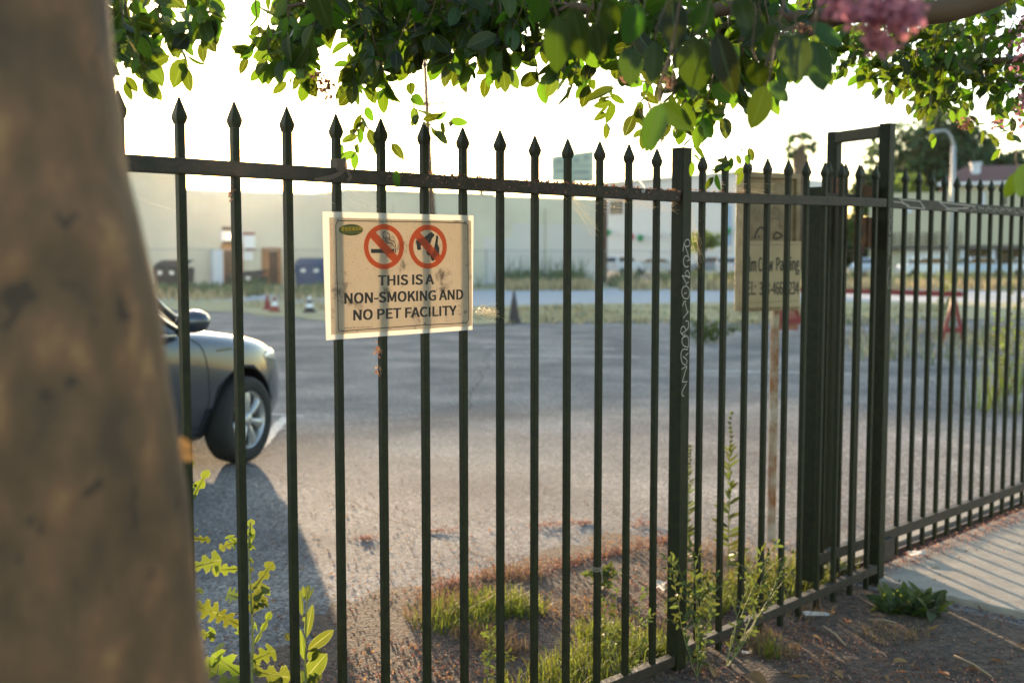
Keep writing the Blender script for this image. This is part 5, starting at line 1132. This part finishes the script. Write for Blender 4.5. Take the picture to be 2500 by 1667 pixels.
bits('driveway_litter', drv, 900, .006, .018, M['husk'], 'brown husks and petals dotted over the concrete driveway', r5, .003)
def trk_(r_): return fp(r_.uniform(23.2, 50), r_.uniform(-.02, .11)-.0+.02*math.sin(r_.random()*9), .036)
bits('petal_drift', trk_, 3600, .005, .012, M['petal'], 'purple petals gathered against the gate track on the driveway', r5, .002)
def rl(r_): return fp(4+9.2*r_.random()**.75+0*1, r_.uniform(-.017, .017), 1.719)
bits('rail_litter', rl, 420, .005, .012, M['husk'], 'dried petals and husks caught on the top rail of the fence', r5, .001, 1.5)
def rl2(r_): return fp(r_.uniform(4, 13), -.0175-r_.random()*.003, r_.uniform(1.685, 1.718))
bits('rail_litter', rl2, 260, .004, .010, M['petal'], 'pinkish petals stuck to the front face of the top rail', r5, 0, 1.5)
def rl3(r_): return fp(r_.uniform(13.2, 22), r_.uniform(-.017, .017), 1.724)
bits('rail_litter', rl3, 260, .005, .012, M['husk'], 'dried husks on the top rail right of the graffiti-marked post', r5, .001, 1.5)
# dead leaves, sticks and scraps
M['deadleaf'] = mat('dead_leaf', (.22,.13,.06), .8, trans=(.5,.28,.1), transmix=.3, island=.4, noise=.5, nscale=60)
M['paper'] = mat('white_scrap', (.42,.42,.44), .6, trans=(.8,.8,.82), transmix=.3)
r6 = random.Random(8)
DL = [(1570,1540),(2060,1655),(1560,1600),(1990,1600),(2035,1603),(2080,1620),(2130,1610),(2010,1560),(2140,1535),(2230,1560),(2260,1540),(1900,1640),(1870,1655),(1830,1650),(2380,1570),(1760,1600),(2350,1600),(2180,1640),(1690,1640),(2290,1640),(2450,1620),(1930,1570)]
for i in range(18): DL.append((r6.uniform(1640, 2480), r6.uniform(1540, 1700)))
dm = MB()
for x, y in DL:
    p = gz(x, y, .02); L_ = r6.uniform(.03, .065); leaf(dm, p, Vector((r6.gauss(0, 1), r6.gauss(0, 1), .1)), Vector((r6.uniform(-.4, .4), r6.uniform(-.4, .4), 1)), L_, L_*.5, r6.uniform(-.8, .8), r6.uniform(.1, .7), 6, 1, .1)
tag(dm.build('dead_leaves', M['deadleaf'], smooth=True), 'scattered curled brown dead leaves on the soil in front of the fence', 'leaf litter', kind='stuff')
def big_dead(x, y, L_, ang, label, m=None):
    mb = MB(); leaf(mb, gz(x, y, .025), Vector((math.cos(ang), math.sin(ang), .25)), Vector((.2, -.5, 1)), L_, L_*.6, .9, .6, 10, .6, .15); tag(mb.build('dead_leaf', m or M['deadleaf'], smooth=True), label, 'leaf')
big_dead(1815, 1650, .11, -1.0, 'large curled orange-brown dead leaf at the bottom edge'); big_dead(2068, 1520, .05, 1.2, 'small upright orange leaf beside the white scraps', mat('orange_leaf', (.40,.14,.05), .7, trans=(.8,.3,.1), transmix=.4))
for (a_, b_, lab) in (((2010,1528),(2065,1575),'short pale stick lying on the soil in front of the fence'), ((2120,1512),(2190,1520),'thin twig lying left of the driveway corner'), ((2330,1600),(2420,1650),'thin dry stalk lying on the soil at the right'), ((2270,1388),(2300,1386),'small brown twig lying on the concrete driveway')):
    mb = MB(); p, q = gz(*a_, .03), gz(*b_, .03); mb.tube([p, p.lerp(q, .5)+Vector((.004, 0, .006)), q], [.005, .0045, .003], 6); tag(mb.build('stick', mat('dry_stick', (.30,.21,.12), .8), smooth=True), lab, 'stick')
def scrap(x, y, w_, h_, lab, z=.01, off=None):
    mb = MB(); p = gz(x, y, z); rows = []
    for i in range(6):
        rows.append([p+Vector((w_*(j/5-.5)+r6.uniform(-.1, .1)*w_, h_*(i/5-.5)*.5+r6.uniform(-.1,.1)*h_, r6.uniform(0, .35)*h_+i/5*h_*.4)) for j in range(6)])
    mb.grid(rows); tag(mb.build('paper_scrap', M['paper'], smooth=False), lab, 'litter')
scrap(2238, 1355, .08, .035, 'crumpled white wrapper on the driveway beside the gate wheel', .04); scrap(1992, 1505, .10, .03, 'torn white paper scraps on the soil below the pickets'); scrap(1825, 1596, .04, .02, 'small white paper bit near the bottom rail'); scrap(1608, 1440, .06, .07, 'white paper scrap lying behind the graffiti-marked post')
# tape, string and cobwebs on the fence
mb = MB(); c = fp(3, -.006)
for z0, z1, k in ((1.712, 1.742, 1.0),):
    for a_ in range(4): pass
    mb.box((c.x, c.y, 1.728), (.026, .030, .030), RZ)
fq2 = lambda u, v: fp(0, -.0205)+FD*u+Vector((0, 0, v))
ribbon(mb, smooth_pts([(3.05*SP, 1.745),(3.1*SP,1.722),(2.9*SP,1.700),(2.6*SP,1.688),(2.45*SP,1.683)], 4), .012, fq2); ribbon(mb, smooth_pts([(3.0*SP,1.73),(3.15*SP,1.71),(3.2*SP,1.695),(3.12*SP,1.69)], 4), .009, fq2)
tag(mb.build('tape_scrap', mat('torn_grey_tape', (.12,.09,.07), .6, trans=(.3,.22,.16), transmix=.3)), 'torn strip of tape wrapped round the picket left of the notice, at the rail', 'tape')
mb = MB(); ribbon(mb, smooth_pts([(11.05*SP, 1.775),(11.1*SP,1.755),(11.25*SP,1.740),(11.4*SP,1.722),(11.38*SP,1.708),(11.3*SP,1.712)], 4), .009, fq2); tag(mb.build('plastic_strip', M['paper']), 'pale plastic strip hanging on the picket above the rail', 'litter')
mb = MB(); c9 = fp(10, 0)
for k in range(3): mb.tube([c9+RZ@Vector((x*.0125, y*.0125, 0))+Vector((0, 0, .455+.006*k)) for x, y in ((-1,-1),(1,-1),(1,1),(-1,1),(-1,-1))], .0016, 5)
mb.tube(smooth_pts([tuple(c9+FN*.014+Vector((0,0,.46))), tuple(c9+FN*.016+FD*.008+Vector((0,0,.44))), tuple(c9+FN*.015+FD*.01+Vector((0,0,.415)))], 4), .0022, 5)
tag(mb.build('string_knot', mat('old_string', (.25,.2,.14), .9)), 'knotted old string tied round a picket near the ground', 'string')
M['web'] = mat('cobweb', (.7,.62,.5), .5, trans=(.9,.8,.6), transmix=.5)
r7 = random.Random(14)
def web(c0, c1, n_, spread, label, deb=30):
    mb = MB()
    for i in range(n_):
        a_ = fp(c0[0]+r7.gauss(0, spread[0]), r7.uniform(-.012, .012), c0[1]+r7.gauss(0, spread[1])); b_ = fp(c1[0]+r7.gauss(0, spread[0]), r7.uniform(-.012, .012), c1[1]+r7.gauss(0, spread[1]))
        m_ = (a_+b_)/2-Vector((0, 0, r7.uniform(.0, .006))); mb.tube([a_, m_, b_], .00028, 3, False)
    for i in range(deb):
        t = r7.random(); p = fp(c0[0]*(1-t)+c1[0]*t+r7.gauss(0, spread[0]*.6), r7.uniform(-.01, .01), c0[1]*(1-t)+c1[1]*t+r7.gauss(0, spread[1]*.6)); leaf(mb, p, rvec(r7), rvec(r7), r7.uniform(.002, .005), .003, .3, .3, 2)
    tag(mb.build('cobweb', M['web']), label, 'cobweb', 'cobwebs on the fence')
web((6.35,1.335),(6.95,1.325), 26, (.10,.012), 'cobweb full of husks between the notice and the next picket', 60)
web((8.9,1.68),(9.9,1.60), 16, (.12,.03), 'thin cobweb hanging under the top rail in the middle of the fence', 12)
web((10.2,1.68),(12.4,1.66), 14, (.3,.02), 'stringy cobweb under the rail left of the graffiti-marked post', 14)
web((12.6,1.69),(13.2,1.66), 24, (.1,.02), 'dusty cobweb tangle where the rail meets the graffiti-marked post', 40)
web((13.2,1.64),(13.7,1.50), 16, (.1,.05), 'hanging cobweb right of the graffiti-marked post', 16)
web((14.0,1.75),(16.5,1.735), 18, (.3,.02), 'cobweb strands above the rail beside the film parking sign', 20)
web((3.2,1.66),(4.0,1.61), 8, (.2,.02), 'fine cobweb strands above the top edge of the notice', 6)
web((-.9,1.645),(-.1,1.60), 2, (.02,.004), 'single bright spider thread beside the trunk', 0)
# dried flower heads dangling on threads
def dangle(n_, z, k, label):
    mb = MB()
    for i in range(k): leaf(mb, fp(n_+r7.gauss(0, .03), -.014+r7.uniform(-.006, .006), z+r7.gauss(0, .011)), rvec(r7), rvec(r7), .008, .006, .4, .4, 3)
    tag(mb.build('dried_flower', M['seed'], smooth=True), label, 'dried flower', 'dried flowers snagged on the pickets')
dangle(3.80, 1.235, 26, 'upper dried flower head snagged below the notice'); dangle(3.80, 1.19, 14, 'lower dried flower head snagged below the notice'); dangle(.86, 1.655, 22, 'pale dried flower hanging under the rail near the trunk')

# ------------------------------------------------------------------ far vegetation
M['farleaf'] = mat('far_tree_leaf', (.025,.055,.018), .7, trans=(.06,.13,.03), transmix=.25, island=.45)
M['farleaf2'] = mat('far_light_leaf', (.075,.12,.03), .7, trans=(.25,.36,.06), transmix=.35, island=.4)
M['trunkfar'] = mat('far_trunk', (.10,.07,.05), .9)
def far_tree(c, W, H, z0, n_, sz, m, name, label, r_, group=None, lumps=16):
    e_ = empty(name, (c[0], c[1], 0), label, 'tree', group); mb = MB(); Lc = []
    for i in range(lumps):
        v = rvec(r_); q = r_.uniform(.45, .95); Lc.append((Vector((c[0]+v.x*W*.5*q, c[1]+v.y*W*.4*q, z0+(H-z0)*(.5+.5*v.z*q))), r_.uniform(.16, .30)*W))
    for i in range(n_):
        cc_, rr_ = r_.choice(Lc); v = rvec(r_); p = cc_+Vector((v.x, v.y, v.z*.75))*rr_*r_.uniform(.7, 1.08)
        d = (rvec(r_)+v*.4).normalized(); e = d.cross(rvec(r_)).normalized(); s_ = sz*r_.uniform(.6, 1.4); mb.add([p-d*s_-e*s_*.3, p+e*s_*.5-d*s_*.2, p+d*s_, p-e*s_*.5+d*s_*.1], [(0,1,2,3)])
    mb.build('crown', m, e_)
    t = MB(); t.tube([(c[0], c[1], -.2), (c[0]+.01*W, c[1], z0*.6), (c[0], c[1], (z0+H)/2)], [W*.05, W*.04, W*.015], 8)
    for i in range(5):
        v = Lc[i][0]; t.tube([(c[0], c[1], z0*.8), (Vector((c[0], c[1], z0))+v)/2+Vector((0, 0, .0)), v], [W*.02, W*.014, W*.006], 5)
    t.build('trunk', M['trunkfar'], e_, smooth=True); return e_
r8 = random.Random(42)
def ft(px, Y): return (at(px, 600, Y).x, Y)
TG = 'big trees behind the house'
far_tree(ft(2290, 125), 13.5, at(2290, 272, 125).z, 6.5, 9000, .42, M['farleaf'], 'broadleaf_tree', 'biggest dark green rounded tree behind the street lamp', r8, TG, 24)
far_tree(ft(2160, 118), 5.5, at(2160, 375, 118).z, 3.5, 3000, .32, M['farleaf'], 'broadleaf_tree', 'narrower dark tree seen through the gate frame', r8, TG)
far_tree(ft(2200, 100), 4.6, at(2200, 428, 100).z, 2.5, 2600, .26, M['farleaf2'], 'broadleaf_tree', 'pale yellow-green tree left of the house roof', r8, TG)
far_tree(ft(2085, 104), 3.2, at(2085, 465, 104).z, 2.0, 1500, .24, M['farleaf2'], 'broadleaf_tree', 'small bright tree low between the gate posts', r8, TG)
far_tree(ft(2475, 118), 6.5, at(2475, 345, 118).z, 5.5, 3600, .34, M['farleaf'], 'broadleaf_tree', 'dark tree at the right edge above the house roof', r8, TG)
for px_, py_, w_, lab in ((2030,560,9,'low distant tree clump left of the gate frame, on the skyline'),(2110,548,9,'low distant tree clump inside the gate frame, on the skyline'),(2190,556,9,'low distant tree clump right of the gate frame, behind the house'),(2560,540,12,'distant tree clump at the far right, behind the carport')):
    far_tree(ft(px_, 160), w_, at(px_, py_, 160).z, .3, 1600, .45, M['farleaf'], 'distant_tree', lab, r8, 'low trees on the far skyline', 12)
YG = 'young street trees by the white building'
far_tree(ft(1418, 86), 1.2, at(1418, 595, 86).z, 2.3, 200, .16, M['farleaf2'], 'young_tree', 'thin young tree at the warehouse corner', r8, YG, 6)
far_tree(ft(1716, 88), 3.6, at(1716, 578, 88).z, 2.2, 800, .18, M['farleaf2'], 'young_tree', 'young spreading tree above the slate blue car', r8, YG, 9)
# fan palm
pc_ = at(1955, 352, 110); pz = pc_.z; pe = empty('fan_palm', (pc_.x, 110, 0), 'fan palm rising behind the white building', 'palm tree')
mb = MB(); mb.tube([(pc_.x, 110, 0), (pc_.x, 110, pz*.6), (pc_.x, 110, pz-2.2)], [.55, .42, .40], 12); mb.build('trunk', M['trunkfar'], pe, smooth=True)
sk = MB(); sk.tube([(pc_.x, 110, pz-3.6), (pc_.x, 110, pz-2.2), (pc_.x, 110, pz-.9), (pc_.x, 110, pz-.1)], [.45, .70, .55, .25], 14)
for i in range(260):
    a_ = r8.uniform(0, 6.28); z = pz-.5-r8.random()*2.8; p = Vector((pc_.x+math.cos(a_)*.6, 110+math.sin(a_)*.6, z)); leaf(sk, p, Vector((math.cos(a_)*.35, math.sin(a_)*.35, -1)), Vector((math.cos(a_), math.sin(a_), .2)), .9, .14, .1, .1, 2)
sk.build('dead_frond_skirt', mat('dead_fronds', (.16,.11,.075), .9, island=.3), pe)
fm = MB()
for i in range(44):
    a_ = 2*math.pi*i*.382+r8.uniform(-.3, .3); el = math.asin(r8.uniform(-.72, .95)); d = Vector((math.cos(a_)*math.cos(el), math.sin(a_)*math.cos(el), math.sin(el))); c0 = Vector((pc_.x, 110, pz-.35)); hb = c0+d*.95
    fm.tube([c0, hb], .05, 4, False); up2 = d.cross(Vector((0, 0, 1))).cross(d).normalized() if abs(d.z) < .98 else Vector((1, 0, 0)); sd2 = (d.cross(up2)*math.cos(i*1.7)+up2*math.sin(i*1.7)).normalized()
    fan = [hb]
    for k in range(25):
        q = -.85+1.7*k/24; dd = (d*math.cos(q)+sd2*math.sin(q)+Vector((0, 0, -.10-.12*(k % 2 == 0)))).normalized(); fan.append(hb+dd*(1.30*(1-.15*abs(q)) if k % 4 == 0 else .62)+up2*(.10 if k % 4 == 0 else 0))
    fm.add(fan, [(0, k, k+1) for k in range(1, 25)])
fm.build('fronds', M['farleaf'], pe)
# weed bands
M['farweed'] = mat('far_weed_green', (.11,.14,.08), .8, trans=(.18,.22,.10), transmix=.3, island=.4)
M['farstraw'] = mat('far_straw', (.42,.34,.20), .85, trans=(.5,.4,.22), transmix=.3, island=.3)
def bandpts(px0, px1, Y0, Y1, clumpy=3.0):
    def f(r_):
        for _ in range(6):
            px = r_.uniform(px0, px1); Y = r_.uniform(Y0, Y1); x = (px-CX)/F*Y
            if math.sin(x*.9*clumpy/3)+math.sin(x*2.3+1)+r_.uniform(-1.4, 1.4) > 0: return Vector((x, Y, 0))
        return None
    return f
blades('tall_weeds', bandpts(1165, 2560, 53, 60), 3200, .25, .95, .08, M['farweed'], 'grey-green tall weeds growing along the far side of the lot', r8, .7, 'weeds')
blades('tall_weeds_gap', bandpts(1190, 1480, 56, 62), 160, .6, 1.7, .08, M['farweed'], 'tall green weeds against the repainted end of the warehouse wall', r8, .5, 'weeds')
blades('straw_grass', bandpts(1165, 2560, 49, 54), 4200, .2, .6, .06, M['farstraw'], 'straw-coloured grass in front of the tall far weeds', r8, .8, 'grass')
blades('verge_weeds', bandpts(330, 1180, 40, 48), 3600, .15, .55, .05, M['farweed'], 'low green weeds below the warehouse dumpsters', r8, .8, 'weeds')
blades('verge_straw', bandpts(330, 1180, 38, 47), 2600, .1, .4, .05, M['farstraw'], 'dry grass below the warehouse dumpsters', r8, .8, 'grass')
def mid(r_):
    px = r_.uniform(580, 2300); Y = r_.uniform(24.5, 33) if px > 1120 else r_.uniform(31, 37); x = (px-CX)/F*Y
    return Vector((x, Y, 0)) if math.sin(x*1.1)+math.sin(Y*1.7+x*.6)+r_.uniform(-1.2, 1.6) > 0 else None
blades('dry_turf', mid, 9000, .04, .16, .03, M['farstraw'], 'short dry turf in the band across the middle of the lot', r8, 1.2, 'grass')
blades('green_turf', mid, 4200, .04, .15, .03, M['farweed'], 'short green patches in the dry turf band', r8, 1.2, 'grass')
blades('yellow_weeds', clump([(2430,1000,.25),(2480,960,.3),(2500,1010,.3)]), 110, .2, .7, .012, M['weedleaf2'], 'tall yellow-orange weeds in the sun beyond the gate at the right', r8, .5, 'weeds')
bushy('tall_bush_weed', 'tall bright yellow-green weed beyond the gate at the right edge', gz(2455, 1000), 1.35, .35, 8, .05, M['weedleaf2'], 'weed', r_=r3, gapd=.05)
bushy('tall_bush_weed', 'thin yellow-green weed rising by the barricade end', gz(2310, 830), 1.25, .2, 8, .07, M['weedleaf2'], 'weed', r_=r3, gapd=.06)
blades('gate_weeds', bandpts(2050, 2520, 16, 22), 500, .06, .3, .02, M['farstraw'], 'dry weeds round the feet of the red barricade', r8, .9, 'weeds')
blades('gate_weeds_green', bandpts(2050, 2520, 15, 22), 350, .06, .35, .02, M['farweed'], 'green weeds round the feet of the red barricade', r8, .9, 'weeds')
# distant trees closing the horizon behind everything
r9 = random.Random(3)
# ------------------------------------------------------------------ air
hz = MB(); hz.box((0, 74, 14), (150, 154, 30.2)); ho = hz.build('haze', bpy.data.materials.new('haze_air')); tag(ho, kind='stuff')
hm = ho.data.materials[0]; hm.use_nodes = True; hn = hm.node_tree; hn.nodes.remove(hn.nodes['Principled BSDF'])
pv = hn.nodes.new('ShaderNodeVolumePrincipled'); pv.inputs['Density'].default_value = 0.00006; pv.inputs['Color'].default_value = (1, .96, .9, 1); pv.inputs['Anisotropy'].default_value = .92
hn.links.new(pv.outputs[0], hn.nodes['Material Output'].inputs['Volume']); hm.cycles.homogeneous_volume = True if hasattr(hm, 'cycles') and hasattr(hm.cycles, 'homogeneous_volume') else True
